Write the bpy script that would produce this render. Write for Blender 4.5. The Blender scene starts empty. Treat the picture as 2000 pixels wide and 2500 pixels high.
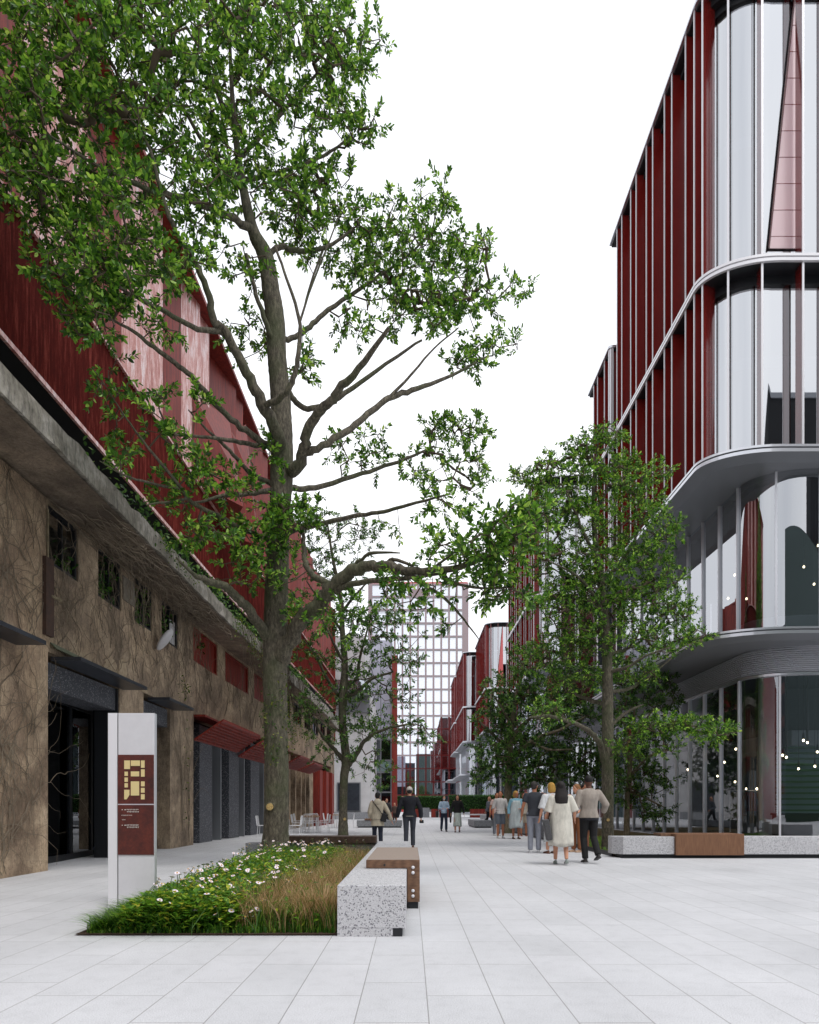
import bpy, math, random
import numpy as np
from mathutils import Vector, Matrix, Euler
SC = bpy.context.scene
COL = SC.collection
F = 1600.0          # focal length in photo pixels
CX, CY, CH = 1003.0, 1971.0, 1.15

# ------------------------------------------------------------ camera / world / sun
cam_d = bpy.data.cameras.new('camera')
cam = bpy.data.objects.new('camera', cam_d); COL.objects.link(cam)
cam.location = (0, 0, CH); cam.rotation_euler = (math.radians(90), 0, 0)
cam_d.sensor_fit = 'HORIZONTAL'; cam_d.sensor_width = 36.0; cam_d.lens = 36.0*F/2000
cam_d.shift_x = -0.0015; cam_d.shift_y = (CY-1250)/2000
cam_d.clip_start = 0.05; cam_d.clip_end = 3000
SC.camera = cam
SUN_EL, SUN_ROT = math.radians(62), math.radians(150)
w = bpy.data.worlds.new('World'); SC.world = w; w.use_nodes = True
wn, wl = w.node_tree.nodes, w.node_tree.links
wn.clear()
sky = wn.new('ShaderNodeTexSky'); sky.sky_type = 'NISHITA'; sky.sun_disc = False
sky.sun_elevation = SUN_EL; sky.sun_rotation = SUN_ROT; sky.air_density = 1.0; sky.dust_density = 4.0
hs = wn.new('ShaderNodeHueSaturation'); hs.inputs['Saturation'].default_value = 0.15
mx = wn.new('ShaderNodeMix'); mx.data_type = 'RGBA'; mx.inputs[0].default_value = 0.85
mx.inputs[7].default_value = (13.0, 13.15, 13.6, 1)       # the even white overcast
bg = wn.new('ShaderNodeBackground'); bg.inputs[1].default_value = 0.1
wo = wn.new('ShaderNodeOutputWorld')
wl.new(sky.outputs[0], hs.inputs['Color']); wl.new(hs.outputs[0], mx.inputs[6])
wt = wn.new('ShaderNodeTexCoord'); wz = wn.new('ShaderNodeTexNoise'); wz.inputs['Scale'].default_value = 1.6; wz.inputs['Detail'].default_value = 5
wl.new(wt.outputs['Generated'], wz.inputs['Vector'])
wr = wn.new('ShaderNodeValToRGB'); wr.color_ramp.elements[0].position = .3; wr.color_ramp.elements[1].position = .7      # soft cloud deck
wr.color_ramp.elements[0].color = (.80,.82,.86,1); wr.color_ramp.elements[1].color = (1.12,1.12,1.12,1)
wm = wn.new('ShaderNodeMix'); wm.data_type = 'RGBA'; wm.blend_type = 'MULTIPLY'; wm.inputs[0].default_value = 1
wl.new(wz.outputs[0], wr.inputs[0]); wl.new(mx.outputs[2], wm.inputs[6]); wl.new(wr.outputs[0], wm.inputs[7])
wl.new(wm.outputs[2], bg.inputs[0]); wl.new(bg.outputs[0], wo.inputs[0])
sun_d = bpy.data.lights.new('sun', 'SUN'); sun_d.energy = 1.3; sun_d.angle = math.radians(20); sun_d.color = (1, .97, .92)
sun = bpy.data.objects.new('sun', sun_d); COL.objects.link(sun)
sd = Vector((math.sin(SUN_ROT)*math.cos(SUN_EL), math.cos(SUN_ROT)*math.cos(SUN_EL), math.sin(SUN_EL)))
sun.rotation_euler = (-sd).to_track_quat('-Z', 'Y').to_euler(); sun.location = (0, 0, 60)
SC.view_settings.view_transform = 'Standard'; SC.view_settings.look = 'None'
SC.view_settings.exposure = 0.17; SC.view_settings.gamma = 1.0
SC.render.engine = 'CYCLES'
SC.cycles.max_bounces = 7; SC.cycles.transparent_max_bounces = 12; SC.cycles.diffuse_bounces = 3; SC.cycles.glossy_bounces = 4
SC.cycles.transmission_bounces = 4; SC.cycles.caustics_reflective = False; SC.cycles.caustics_refractive = False
SC.cycles.sample_clamp_indirect = 6; SC.cycles.use_denoising = True

# ------------------------------------------------------------ helpers
def at(px, py, d):                 # real point seen at that photo position, d metres down the street
    return Vector(((px-CX)*d/F, d, CH+(CY-py)*d/F))
def L(r, g, b):                    # sRGB 0-255 to linear
    f = lambda c: (c/255/12.92) if c/255 <= .04045 else ((c/255+.055)/1.055)**2.4
    return (f(r), f(g), f(b), 1)

class MB:
    def __init__(s): s.v = []; s.f = []; s.m = []; s.sm = []
    def add(s, vs, fs, mi=0, smooth=False):
        o = len(s.v); s.v += [tuple(p) for p in vs]
        for f in fs: s.f.append(tuple(i+o for i in f)); s.m.append(mi); s.sm.append(smooth)
        return s
    def box(s, x0, x1, y0, y1, z0, z1, mi=0):
        return s.hexa([(x0,y0),(x1,y0),(x1,y1),(x0,y1)], z0, z1, mi)
    def hexa(s, pl, z0, z1, mi=0):
        n = len(pl)
        vs = [(p[0],p[1],z0) for p in pl]+[(p[0],p[1],z1) for p in pl]
        fs = [tuple(range(n))[::-1], tuple(range(n,2*n))]+[(i,(i+1)%n,(i+1)%n+n,i+n) for i in range(n)]
        return s.add(vs, fs, mi)
    def wall(s, path, z0, z1, mi=0, smooth=False):        # open sheet along a plan path
        n = len(path); vs = [(p[0],p[1],z0) for p in path]+[(p[0],p[1],z1) for p in path]
        return s.add(vs, [(i,i+1,i+1+n,i+n) for i in range(n-1)], mi, smooth)
    def ribbon(s, pa, pb, mi=0, smooth=False):            # sheet between two 3d paths
        n = len(pa)
        return s.add(list(pa)+list(pb), [(i,i+1,i+1+n,i+n) for i in range(n-1)], mi, smooth)
    def band(s, path, outp, z0, z1, mi=0):                # closed solid between two plan paths
        n = len(path)
        vs = [(p[0],p[1],z) for z in (z0,z1) for q in (path,outp) for p in q]
        fs = []
        for i in range(n-1):
            a,b = i,i+1
            fs += [(a,b,n+b,n+a),(2*n+a,3*n+a,3*n+b,2*n+b),(a,2*n+a,2*n+b,b),(n+a,n+b,3*n+b,3*n+a)]
        fs += [(0,n,3*n,2*n),(n-1,3*n-1,4*n-1,2*n-1)]
        return s.add(vs, fs, mi)
    def tube(s, pts, rad, n=8, mi=0, caps=True, rnd=0.0, sy=1.0):
        pts = [Vector(p) for p in pts]; k = len(pts)
        if not hasattr(rad, '__len__'): rad = [rad]*k
        vs = []; up = None
        for i in range(k):
            t = (pts[min(i+1,k-1)]-pts[max(i-1,0)]).normalized()
            if up is None:
                up = Vector((0,0,1)) if abs(t.z) < .9 else Vector((0,1,0))
            a = t.cross(up)
            if a.length < 1e-4: a = t.cross(Vector((0,1,0)) if abs(t.y) < .9 else Vector((1,0,0)))
            a.normalize(); b = a.cross(t).normalized(); up = b
            for j in range(n):
                th = 2*math.pi*j/n; r = rad[i]*(1+rnd*random.uniform(-1,1))
                vs.append(pts[i]+a*math.cos(th)*r+b*math.sin(th)*r*sy)
        fs = [(i*n+j, i*n+(j+1)%n, (i+1)*n+(j+1)%n, (i+1)*n+j) for i in range(k-1) for j in range(n)]
        s.add(vs, fs, mi, True)
        if caps: s.add([vs[j] for j in range(n)], [tuple(range(n))[::-1]], mi); s.add(vs[-n:], [tuple(range(n))], mi)
        return s
    def ell(s, c, r, nu=10, nv=7, mi=0, rot=None):
        vs = []; c = Vector(c)
        for i in range(nv+1):
            ph = math.pi*i/nv
            for j in range(nu):
                th = 2*math.pi*j/nu
                p = Vector((r[0]*math.sin(ph)*math.cos(th), r[1]*math.sin(ph)*math.sin(th), r[2]*math.cos(ph)))
                if rot: p = rot @ p
                vs.append(c+p)
        fs = [(i*nu+j,(i+1)*nu+j,(i+1)*nu+(j+1)%nu,i*nu+(j+1)%nu) for i in range(nv) for j in range(nu)]
        return s.add(vs, fs, mi, True)
    def lathe(s, c, prof, n=16, mi=0):
        c = Vector(c); vs = [(c.x+r*math.cos(2*math.pi*j/n), c.y+r*math.sin(2*math.pi*j/n), c.z+z) for r,z in prof for j in range(n)]
        fs = [(i*n+j,i*n+(j+1)%n,(i+1)*n+(j+1)%n,(i+1)*n+j) for i in range(len(prof)-1) for j in range(n)]
        return s.add(vs, fs, mi, True)
    def build(s, name, mats, parent=None, local=False, bevel=0, merge=False):
        me = bpy.data.meshes.new(name)
        off = Vector((0,0,0))
        if parent is not None and not local: off = Vector(parent['_loc'])
        me.from_pydata([(a-off.x,b-off.y,c-off.z) for a,b,c in s.v] if off.length else s.v, [], s.f)
        if not isinstance(mats, (list,tuple)): mats = [mats]
        for m in mats: me.materials.append(m)
        me.polygons.foreach_set('material_index', s.m); me.polygons.foreach_set('use_smooth', s.sm)
        me.update()
        o = bpy.data.objects.new(name, me); COL.objects.link(o)
        if parent is not None: o.parent = parent
        if bevel:
            b = o.modifiers.new('bevel', 'BEVEL'); b.width = bevel; b.segments = 2; b.limit_method = 'ANGLE'
        return o
def thing(name, label, cat, loc=(0,0,0), group=None, rotz=0):
    o = bpy.data.objects.new(name, None); COL.objects.link(o); o.location = loc; o.rotation_euler = (0,0,rotz)
    o.empty_display_size = .2
    o['label'] = label; o['category'] = cat; o['_loc'] = tuple(loc)
    if group: o['group'] = group
    return o
def tag(o, label, cat, group=None, kind=None):
    o['label'] = label; o['category'] = cat
    if group: o['group'] = group
    if kind: o['kind'] = kind
    return o
def struct(o): o['kind'] = 'structure'; return o
def setbase(o, loc):               # move a top-level mesh's origin to its base
    me = o.data; l = Vector(loc); me.transform(Matrix.Translation(-l)); o.location = l; o['_loc'] = tuple(l); return o
def copytree(o, parent=None):
    c = o.copy(); COL.objects.link(c)
    if parent is not None: c.parent = parent
    for ch in list(o.children): copytree(ch, c)
    return c
def dup(o, loc, rotz=None, label=None):
    c = copytree(o); c.location = loc; c['_loc'] = tuple(loc)
    if rotz is not None: c.rotation_euler = (0,0,rotz)
    if label: c['label'] = label
    return c

# ------------------------------------------------------------ materials
def mat(name, col, rough=.6, metal=0.0, spec=.5, noise=None, bump=None, coat=0, **kw):
    """noise=(scale, colour2, contrast, detail, (sx,sy,sz)); bump=(scale,strength,dist)"""
    m = bpy.data.materials.new(name); m.use_nodes = True; nt = m.node_tree; N, K = nt.nodes, nt.links
    b = N['Principled BSDF']; b.inputs['Base Color'].default_value = col; b.inputs['Roughness'].default_value = rough
    b.inputs['Metallic'].default_value = metal; b.inputs['Specular IOR Level'].default_value = spec
    b.inputs['Coat Weight'].default_value = coat
    tc = None
    if noise or bump: tc = N.new('ShaderNodeTexCoord')
    if noise:
        sc, c2, con, det, str_ = (list(noise)+[.5, 6, (1,1,1)][len(noise)-2:])[:5]
        mp = N.new('ShaderNodeMapping'); mp.inputs['Scale'].default_value = str_; K.new(tc.outputs['Object'], mp.inputs[0])
        nz = N.new('ShaderNodeTexNoise'); nz.inputs['Scale'].default_value = sc; nz.inputs['Detail'].default_value = det
        nz.inputs['Roughness'].default_value = .65
        K.new(mp.outputs[0], nz.inputs['Vector'])
        r = N.new('ShaderNodeValToRGB'); r.color_ramp.elements[0].position = .5-con/2; r.color_ramp.elements[1].position = .5+con/2
        r.color_ramp.elements[0].color = col; r.color_ramp.elements[1].color = c2
        K.new(nz.outputs[0], r.inputs[0]); K.new(r.outputs[0], b.inputs['Base Color'])
    if bump:
        nb = N.new('ShaderNodeTexNoise'); nb.inputs['Scale'].default_value = bump[0]; nb.inputs['Detail'].default_value = 5
        bp = N.new('ShaderNodeBump'); bp.inputs['Strength'].default_value = bump[1]; bp.inputs['Distance'].default_value = bump[2]
        K.new(tc.outputs['Object'], nb.inputs['Vector']); K.new(nb.outputs[0], bp.inputs['Height']); K.new(bp.outputs[0], b.inputs['Normal'])
    return m
def nodes(m): return m.node_tree.nodes, m.node_tree.links
def mixcol(N, K, fac, a, b, blend='MIX'):
    x = N.new('ShaderNodeMix'); x.data_type = 'RGBA'; x.blend_type = blend
    for sock, val in ((0, fac), (6, a), (7, b)):
        if hasattr(val, 'links') or isinstance(val, bpy.types.NodeSocket): K.new(val, x.inputs[sock])
        else: x.inputs[sock].default_value = val
    return x.outputs[2]
def ramp(N, K, src, stops):
    r = N.new('ShaderNodeValToRGB'); e = r.color_ramp.elements
    while len(e) < len(stops): e.new(.5)
    for i, (p, c) in enumerate(stops):
        e[i].position = p; e[i].color = c if hasattr(c, '__len__') else (c, c, c, 1)
    K.new(src, r.inputs[0]); return r.outputs[0]
def tex(N, K, kind, scale, vec, **kw):
    t = N.new(kind); t.inputs['Scale'].default_value = scale
    for k, v in kw.items():
        if k in t.inputs: t.inputs[k].default_value = v
        else: setattr(t, k, v)
    K.new(vec, t.inputs['Vector']); return t
def coords(N, K, scale=(1,1,1), rot=(0,0,0), loc=(0,0,0)):
    tc = N.new('ShaderNodeTexCoord'); mp = N.new('ShaderNodeMapping')
    mp.inputs['Scale'].default_value = scale; mp.inputs['Rotation'].default_value = rot; mp.inputs['Location'].default_value = loc
    K.new(tc.outputs['Object'], mp.inputs[0]); return mp.outputs[0]
def glass(name, tint=(.8,.85,.9,1), refl=.35, rough=.0, fr=1.5):
    m = bpy.data.materials.new(name); m.use_nodes = True; N, K = nodes(m); N.clear()
    out = N.new('ShaderNodeOutputMaterial'); tr = N.new('ShaderNodeBsdfTransparent'); tr.inputs[0].default_value = tint
    gl = N.new('ShaderNodeBsdfGlossy'); gl.inputs['Roughness'].default_value = rough; gl.inputs[0].default_value = (.95,.97,1,1)
    f = N.new('ShaderNodeFresnel'); f.inputs[0].default_value = fr
    ad = N.new('ShaderNodeMath'); ad.operation = 'MULTIPLY_ADD'; ad.inputs[1].default_value = 1-refl; ad.inputs[2].default_value = refl
    K.new(f.outputs[0], ad.inputs[0]); x = N.new('ShaderNodeMixShader')
    K.new(ad.outputs[0], x.inputs[0]); K.new(tr.outputs[0], x.inputs[1]); K.new(gl.outputs[0], x.inputs[2]); K.new(x.outputs[0], out.inputs[0])
    return m
def emit(name, col, s):
    m = bpy.data.materials.new(name); m.use_nodes = True; b = m.node_tree.nodes['Principled BSDF']
    b.inputs['Emission Color'].default_value = col; b.inputs['Emission Strength'].default_value = s; b.inputs['Base Color'].default_value = col
    return m

M = {}
def m_paving():
    m = mat('granite_paving', L(190,190,194), .75); N, K = nodes(m); b = N['Principled BSDF']
    v = coords(N, K, rot=(0,0,math.radians(90)), loc=(0,.302,0))
    br = N.new('ShaderNodeTexBrick'); K.new(v, br.inputs['Vector'])
    br.offset = .37; br.offset_frequency = 3; br.squash = 1
    br.inputs['Scale'].default_value = 1; br.inputs['Brick Width'].default_value = .8; br.inputs['Row Height'].default_value = .4
    br.inputs['Mortar Size'].default_value = .0034; br.inputs['Mortar Smooth'].default_value = .2; br.inputs['Bias'].default_value = 0
    br.inputs['Color1'].default_value = (.580,.585,.605,1); br.inputs['Color2'].default_value = (.618,.620,.642,1); br.inputs['Mortar'].default_value = (.29,.285,.285,1)
    v2 = coords(N, K)
    n1 = tex(N, K, 'ShaderNodeTexNoise', 130, v2, Detail=3, Roughness=.85)
    c = mixcol(N, K, 1, br.outputs[0], ramp(N, K, n1.outputs[0], [(.38,.74),(.5,1.0),(.62,1.16)]), 'MULTIPLY')
    n2 = tex(N, K, 'ShaderNodeTexNoise', .7, v2, Detail=6, Roughness=.6)
    c = mixcol(N, K, 1, c, ramp(N, K, n2.outputs[0], [(.3,.89),(.7,1.05)]), 'MULTIPLY')
    n3 = tex(N, K, 'ShaderNodeTexNoise', 9, v2, Detail=5)
    c = mixcol(N, K, 1, c, ramp(N, K, n3.outputs[0], [(.28,.93),(.5,1),(.9,1.02)]), 'MULTIPLY')
    K.new(c, b.inputs['Base Color'])
    K.new(ramp(N, K, n2.outputs[0], [(.3,.6),(.7,.85)]), b.inputs['Roughness'])
    return m
M['paving'] = m_paving()
def m_granite(name, base, dark, scale=70, dens=.30):
    m = mat(name, base, .55); N, K = nodes(m); b = N['Principled BSDF']; v = coords(N, K)
    v1 = tex(N, K, 'ShaderNodeTexVoronoi', scale, v)
    v2 = tex(N, K, 'ShaderNodeTexVoronoi', scale*2.1, v)
    g = mixcol(N, K, ramp(N, K, v2.outputs['Color'], [(.2,0),(.8,1)]), base, tuple(min(1,x*.68) for x in base[:3])+(1,))
    sel = ramp(N, K, v1.outputs['Color'], [(dens,1),(dens+.03,0)])
    g = mixcol(N, K, sel, g, dark)
    K.new(g, b.inputs['Base Color'])
    return m
M['granite'] = m_granite('speckled_granite', (.66,.66,.68,1), (.19,.19,.21,1), 105, .24)
M['granite_dark'] = m_granite('grey_terrazzo', (.075,.08,.095,1), (.30,.30,.33,1), 60, .20)
M['granite_grey'] = m_granite('grey_granite', (.30,.31,.33,1), (.12,.12,.14,1), 40, .2)
M['black'] = mat('black_metal', L(28,30,34), .5)
M['black2'] = mat('dark_plaster', L(24,25,28), .9)
M['charcoal'] = mat('charcoal_panel', L(58,63,72), .35, .3, noise=(3, L(44,48,56), .3))
def m_wood(name, a, b_, c_, rot=(0,0,0), sc=(1,1,1)):
    m = mat(name, a, .6); N, K = nodes(m); b = N['Principled BSDF']
    v = coords(N, K, scale=sc, rot=rot)
    n = tex(N, K, 'ShaderNodeTexNoise', 9, v, Detail=8, Roughness=.65, Distortion=.5)
    w_ = tex(N, K, 'ShaderNodeTexWave', 3, v, Distortion=7, Detail=3)
    c = mixcol(N, K, .35, ramp(N, K, n.outputs[0], [(.3,a),(.52,b_),(.72,c_)]), ramp(N, K, w_.outputs[0], [(0,a),(1,c_)]))
    K.new(c, b.inputs['Base Color']); return m
M['wood'] = m_wood('brown_timber', L(84,60,44), L(112,82,62), L(140,106,80), sc=(1,1,5))
M['wood_v'] = m_wood('upright_timber', L(88,58,42), L(120,82,58), L(150,112,80), sc=(7,7,.4))
M['wood_top'] = mat('timber_top', L(168,154,144), .8, noise=(60, L(132,116,104), .4, 6, (8,1,1)))
M["wood_seat"] = M["wood"]
M["wood_dk"] = m_wood("dark_timber", L(52,38,30), L(70,52,42), L(88,68,54), sc=(1,1,5))
M['white'] = mat('white_paint', (.80,.80,.83,1), .4)
M['white2'] = mat('white_lacquer', (.72,.72,.75,1), .35, noise=(8,(.67,.67,.70,1),.4))
M['offwhite'] = mat('pale_concrete', (.66,.65,.66,1), .8, noise=(1.2, (.5,.49,.5,1), .5), bump=(20,.2,.01))
M['lilac'] = mat('pale_lilac_panel', (.42,.42,.50,1), .4)
M['silver'] = mat('silver_metal', (.60,.61,.64,1), .28, .85)
M['silver_w'] = mat('white_edge_trim', (.72,.71,.73,1), .3, .3)
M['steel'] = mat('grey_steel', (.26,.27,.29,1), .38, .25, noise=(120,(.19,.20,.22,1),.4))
M['steel_l'] = mat('louvre_steel', (.70,.71,.75,1), .34, .35)
M['red'] = mat('red_lacquer', L(132,38,33), .2, 0, .6, noise=(.7, L(112,28,26), .5))
M['red'].node_tree.nodes['Principled BSDF'].inputs['Coat Weight'].default_value = 1; M['red'].node_tree.nodes['Principled BSDF'].inputs['Coat IOR'].default_value = 1.8; M['red'].node_tree.nodes['Principled BSDF'].inputs['Coat Roughness'].default_value = .06
M['red_b'] = mat('bright_red_panel', L(168,48,44), .3)
M['red_d'] = mat('dark_red_panel', L(88,24,22), .15, 0, .9, noise=(.6, L(74,20,19), .5))
def m_corten(name, a, b_, c_, rough=.5, metal=0.0, streak=(6,6,.5)):
    m = mat(name, a, rough, metal); N, K = nodes(m); b = N['Principled BSDF']
    v = coords(N, K, scale=streak)
    n = tex(N, K, 'ShaderNodeTexNoise', 1.6, v, Detail=9, Roughness=.75)
    v2 = coords(N, K)
    n2 = tex(N, K, 'ShaderNodeTexNoise', 38, v2, Detail=4, Roughness=.8)
    c = ramp(N, K, n.outputs[0], [(.32,a),(.5,b_),(.66,c_)])
    c = mixcol(N, K, 1, c, ramp(N, K, n2.outputs[0], [(.3,.72),(.6,1.12)]), 'MULTIPLY')
    K.new(c, b.inputs['Base Color']); return m
M['corten'] = m_corten('rust_red_panel', L(84,20,12), L(124,32,19), L(154,52,33), .6)
M['corten_pale'] = m_corten('sky_sheen_patina_panel', L(150,46,30), L(206,150,142), L(242,228,230), .35, .1, (5,5,.7))  # white sky sheen put into the pale colour, streaked with patina
M['corten_dk'] = m_corten('rusty_steel_plate', L(54,22,18), L(84,32,24), L(106,44,30), .6, 0, (2,2,2))
def m_corr():
    m = m_corten('corrugated_red', L(58,12,9), L(88,22,16), L(132,58,50), .8, 0); m.node_tree.nodes['Principled BSDF'].inputs['Specular IOR Level'].default_value = .15
    return m
M['corr'] = m_corr()
def m_vinewall(name, A, B, C, D):
    m = mat(name, A, .9); N, K = nodes(m); b = N['Principled BSDF']; v = coords(N, K)
    vs = coords(N, K, scale=(1,1,.28))
    n1 = tex(N, K, 'ShaderNodeTexNoise', 1.1, v, Detail=8, Roughness=.68)
    c = ramp(N, K, n1.outputs[0], [(.3,A),(.46,B),(.58,C),(.75,D)])
    n2 = tex(N, K, 'ShaderNodeTexNoise', 8, vs, Detail=10, Roughness=.8, Distortion=2.2)
    c = mixcol(N, K, 1, c, ramp(N, K, n2.outputs[0], [(.33,.60),(.5,1.15),(.68,1.5)]), 'MULTIPLY')
    vd = N.new('ShaderNodeVectorMath'); vd.operation = 'MULTIPLY_ADD'
    nn = tex(N, K, 'ShaderNodeTexNoise', 3.0, v, Detail=3)
    K.new(nn.outputs['Color'], vd.inputs[0]); vd.inputs[1].default_value = (.7,.7,.7); K.new(vs, vd.inputs[2])
    for s_, th in ((5.5,.04),(11,.06)):
        vo = N.new('ShaderNodeTexVoronoi'); vo.feature = 'DISTANCE_TO_EDGE'; vo.inputs['Scale'].default_value = s_
        K.new(vd.outputs[0], vo.inputs['Vector'])
        c = mixcol(N, K, ramp(N, K, vo.outputs[0], [(th*.3,.26),(th,0)]), c, L(84,64,52))
    n9 = tex(N, K, 'ShaderNodeTexNoise', .42, v, Detail=7, Roughness=.7)
    c = mixcol(N, K, 1, c, ramp(N, K, n9.outputs[0], [(.36,(.50,.49,.48,1)),(.5,(.95,.95,.95,1)),(.64,(1.15,1.14,1.1,1))]), 'MULTIPLY')
    K.new(c, b.inputs['Base Color'])
    bp = N.new('ShaderNodeBump'); bp.inputs['Strength'].default_value = .6; bp.inputs['Distance'].default_value = .03
    K.new(n2.outputs[0], bp.inputs['Height']); K.new(bp.outputs[0], b.inputs['Normal'])
    return m
M['oldwall'] = m_vinewall('weathered_brown_wall', L(112,98,84), L(146,128,108), L(174,154,130), L(200,182,156))
M['oldwall2'] = m_vinewall('vine_stained_pier', L(124,104,86), L(156,134,112), L(182,160,134), L(206,186,160))
def m_fascia():
    m = mat('mossy_concrete', L(140,135,125), .9); N, K = nodes(m); b = N['Principled BSDF']; v = coords(N, K, scale=(1,1,1))
    vs = coords(N, K, scale=(4,4,.8))
    n1 = tex(N, K, 'ShaderNodeTexNoise', 1.3, v, Detail=9, Roughness=.72)
    c = ramp(N, K, n1.outputs[0], [(.3,L(92,88,76)),(.48,L(140,134,122)),(.62,L(176,170,160))])
    n2 = tex(N, K, 'ShaderNodeTexNoise', 3, vs, Detail=8, Roughness=.8)
    c = mixcol(N, K, 1, c, ramp(N, K, n2.outputs[0], [(.36,.38),(.54,1),(.7,1.15)]), 'MULTIPLY')
    K.new(c, b.inputs['Base Color'])
    bp = N.new('ShaderNodeBump'); bp.inputs['Strength'].default_value = .5; bp.inputs['Distance'].default_value = .02
    K.new(n2.outputs[0], bp.inputs['Height']); K.new(bp.outputs[0], b.inputs['Normal']); return m
M['fascia'] = m_fascia()
def m_bark(name, a, b_, c_):
    m = mat(name, a, .95); N, K = nodes(m); b = N['Principled BSDF']
    v = coords(N, K, scale=(1,1,.35)); v2 = coords(N, K)
    n = tex(N, K, 'ShaderNodeTexNoise', 22, v, Detail=8, Roughness=.75)
    c = ramp(N, K, n.outputs[0], [(.33,a),(.5,b_),(.68,c_)])
    n2 = tex(N, K, 'ShaderNodeTexNoise', 1.6, v2, Detail=5)
    c = mixcol(N, K, ramp(N, K, n2.outputs[0], [(.45,0),(.62,.55)]), c, L(74,84,52))
    K.new(c, b.inputs['Base Color'])
    bp = N.new('ShaderNodeBump'); bp.inputs['Strength'].default_value = .9; bp.inputs['Distance'].default_value = .03
    K.new(n.outputs[0], bp.inputs['Height']); K.new(bp.outputs[0], b.inputs['Normal']); return m
M['bark'] = m_bark('grey_brown_bark', L(50,46,40), L(92,86,74), L(134,126,108))
M['bark2'] = m_bark('pale_bark', L(84,76,64), L(124,112,94), L(156,144,122))
M['twig'] = mat('twig_bark', L(84,72,58), .9)
def m_leaf(name, stops, trans=.35, rough=.42):
    m = bpy.data.materials.new(name); m.use_nodes = True; N, K = nodes(m); b = N['Principled BSDF']
    g = N.new('ShaderNodeNewGeometry')
    c = ramp(N, K, g.outputs['Random Per Island'], stops)
    K.new(c, b.inputs['Base Color']); b.inputs['Roughness'].default_value = rough; b.inputs['Specular IOR Level'].default_value = .45
    t = N.new('ShaderNodeBsdfTranslucent'); x = N.new('ShaderNodeMixShader'); x.inputs[0].default_value = trans
    hs_ = N.new('ShaderNodeHueSaturation'); hs_.inputs['Value'].default_value = 1.5; hs_.inputs['Hue'].default_value = .485
    K.new(c, hs_.inputs['Color']); K.new(hs_.outputs[0], t.inputs[0])
    K.new(b.outputs[0], x.inputs[1]); K.new(t.outputs[0], x.inputs[2]); K.new(x.outputs[0], N['Material Output'].inputs[0])
    return m
M['leaf'] = m_leaf('broad_green_leaf', [(0,L(30,62,18)),(.3,L(56,100,28)),(.65,L(92,142,44)),(.9,L(134,180,62)),(1,L(180,210,98))], .38, .36)
M['leaf_dk'] = m_leaf('dark_green_leaf', [(0,L(28,58,22)),(.4,L(54,94,36)),(.75,L(86,130,50)),(1,L(132,168,84))], .36)
M['leaf_vine'] = m_leaf('vine_leaf', [(0,L(40,70,26)),(.4,L(64,96,34)),(.8,L(110,126,44)),(1,L(136,140,60))])
M['grass'] = m_leaf('grass_blade', [(0,L(40,84,26)),(.4,L(66,118,34)),(.8,L(104,150,44)),(1,L(150,172,70))], .4, .5)
M['grass_y'] = m_leaf('yellow_green_leaf', [(0,L(50,92,28)),(.4,L(96,136,36)),(.8,L(156,172,50)),(1,L(196,190,70))], .4, .5)
M['grass_tan'] = m_leaf('tan_grass_blade', [(0,L(92,92,40)),(.3,L(142,122,70)),(.7,L(188,156,112)),(1,L(216,188,150))], .4, .6)
M['leafy'] = m_leaf('flowerbed_leaf', [(0,L(52,98,30)),(.5,L(92,140,40)),(.85,L(144,176,52)),(1,L(210,200,76))], .35, .5)
M['soil'] = mat('dark_soil', L(52,38,28), 1, noise=(30, L(78,58,44), .4), bump=(40,.8,.03))
M['hedge'] = m_leaf('hedge_leaf', [(0,L(36,70,30)),(.5,L(58,100,44)),(1,L(88,132,60))])
M['glass_hi'] = glass('mirror_glass', (.42,.46,.52,1), .50)
M['glass_lo'] = glass('clear_dark_glass', (.80,.88,.92,1), .22)
M['glass_mid'] = glass('grey_glass', (.5,.55,.6,1), .38)
M['glass_tower'] = glass('sky_mirror_glass', (.92,.92,.93,1), .16)
M['mirror_tower'] = glass('pale_mirror_glass', (.5,.5,.52,1), .86)
M['glass_dk'] = glass('black_glass', (.35,.42,.5,1), .10)
M['bulb'] = emit('warm_bulb', (1,.80,.52,1), 7)
M['int_dark'] = mat('interior_dark', L(66,70,76), .8)
M['int_floor'] = mat('interior_floor', L(150,152,156), .4)
M['int_mid'] = mat('interior_panel', L(120,142,142), .7)
# ------------------------------------------------------------ ground
g = MB()
def grid_ground():
    bx0, bx1, by0, by1 = -3.01, -.65, 5.84, 19.6      # hole for the flower bed is not cut: bed soil is laid above
    g.add([(-400,-60,0),(400,-60,0),(400,900,0),(-400,900,0)], [(0,1,2,3)])
grid_ground()
struct(g.build('ground', M['paving']))

# ------------------------------------------------------------ old brown building on the left
def wx(y): return -6.65 if y < 22 else -6.65+(y-22)*.0404
def wbox(mb, y0, y1, z0, z1, t0, t1, mi=0):
    if y0 < 22 < y1: wbox(mb, y0, 22, z0, z1, t0, t1, mi); wbox(mb, 22, y1, z0, z1, t0, t1, mi); return mb
    return mb.hexa([(wx(y0+1e-6)+t0,y0),(wx(y0+1e-6)+t1,y0),(wx(y1-1e-6)+t1,y1),(wx(y1-1e-6)+t0,y1)], z0, z1, mi)
OB = thing('old_building', 'weathered brown two storey building overgrown with vines, concrete eave', 'building', (-6.65, 6, 0))
YE = 48.0
ground_op = [(12.0,14.96),(16.3,18.1),(20.04,29.4),(31.5,38.6),(39.8,46.6)]
win_op = [(12.02,13.1),(13.94,15.05),(15.76,16.86),(17.5,18.75),(20.04,22.5),(23.3,26.2),(27.0,29.9),(31.4,33.6),(34.4,36.4),(37.2,39.0),(39.7,41.5),(42.3,44.0),(44.8,46.5)]
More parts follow.
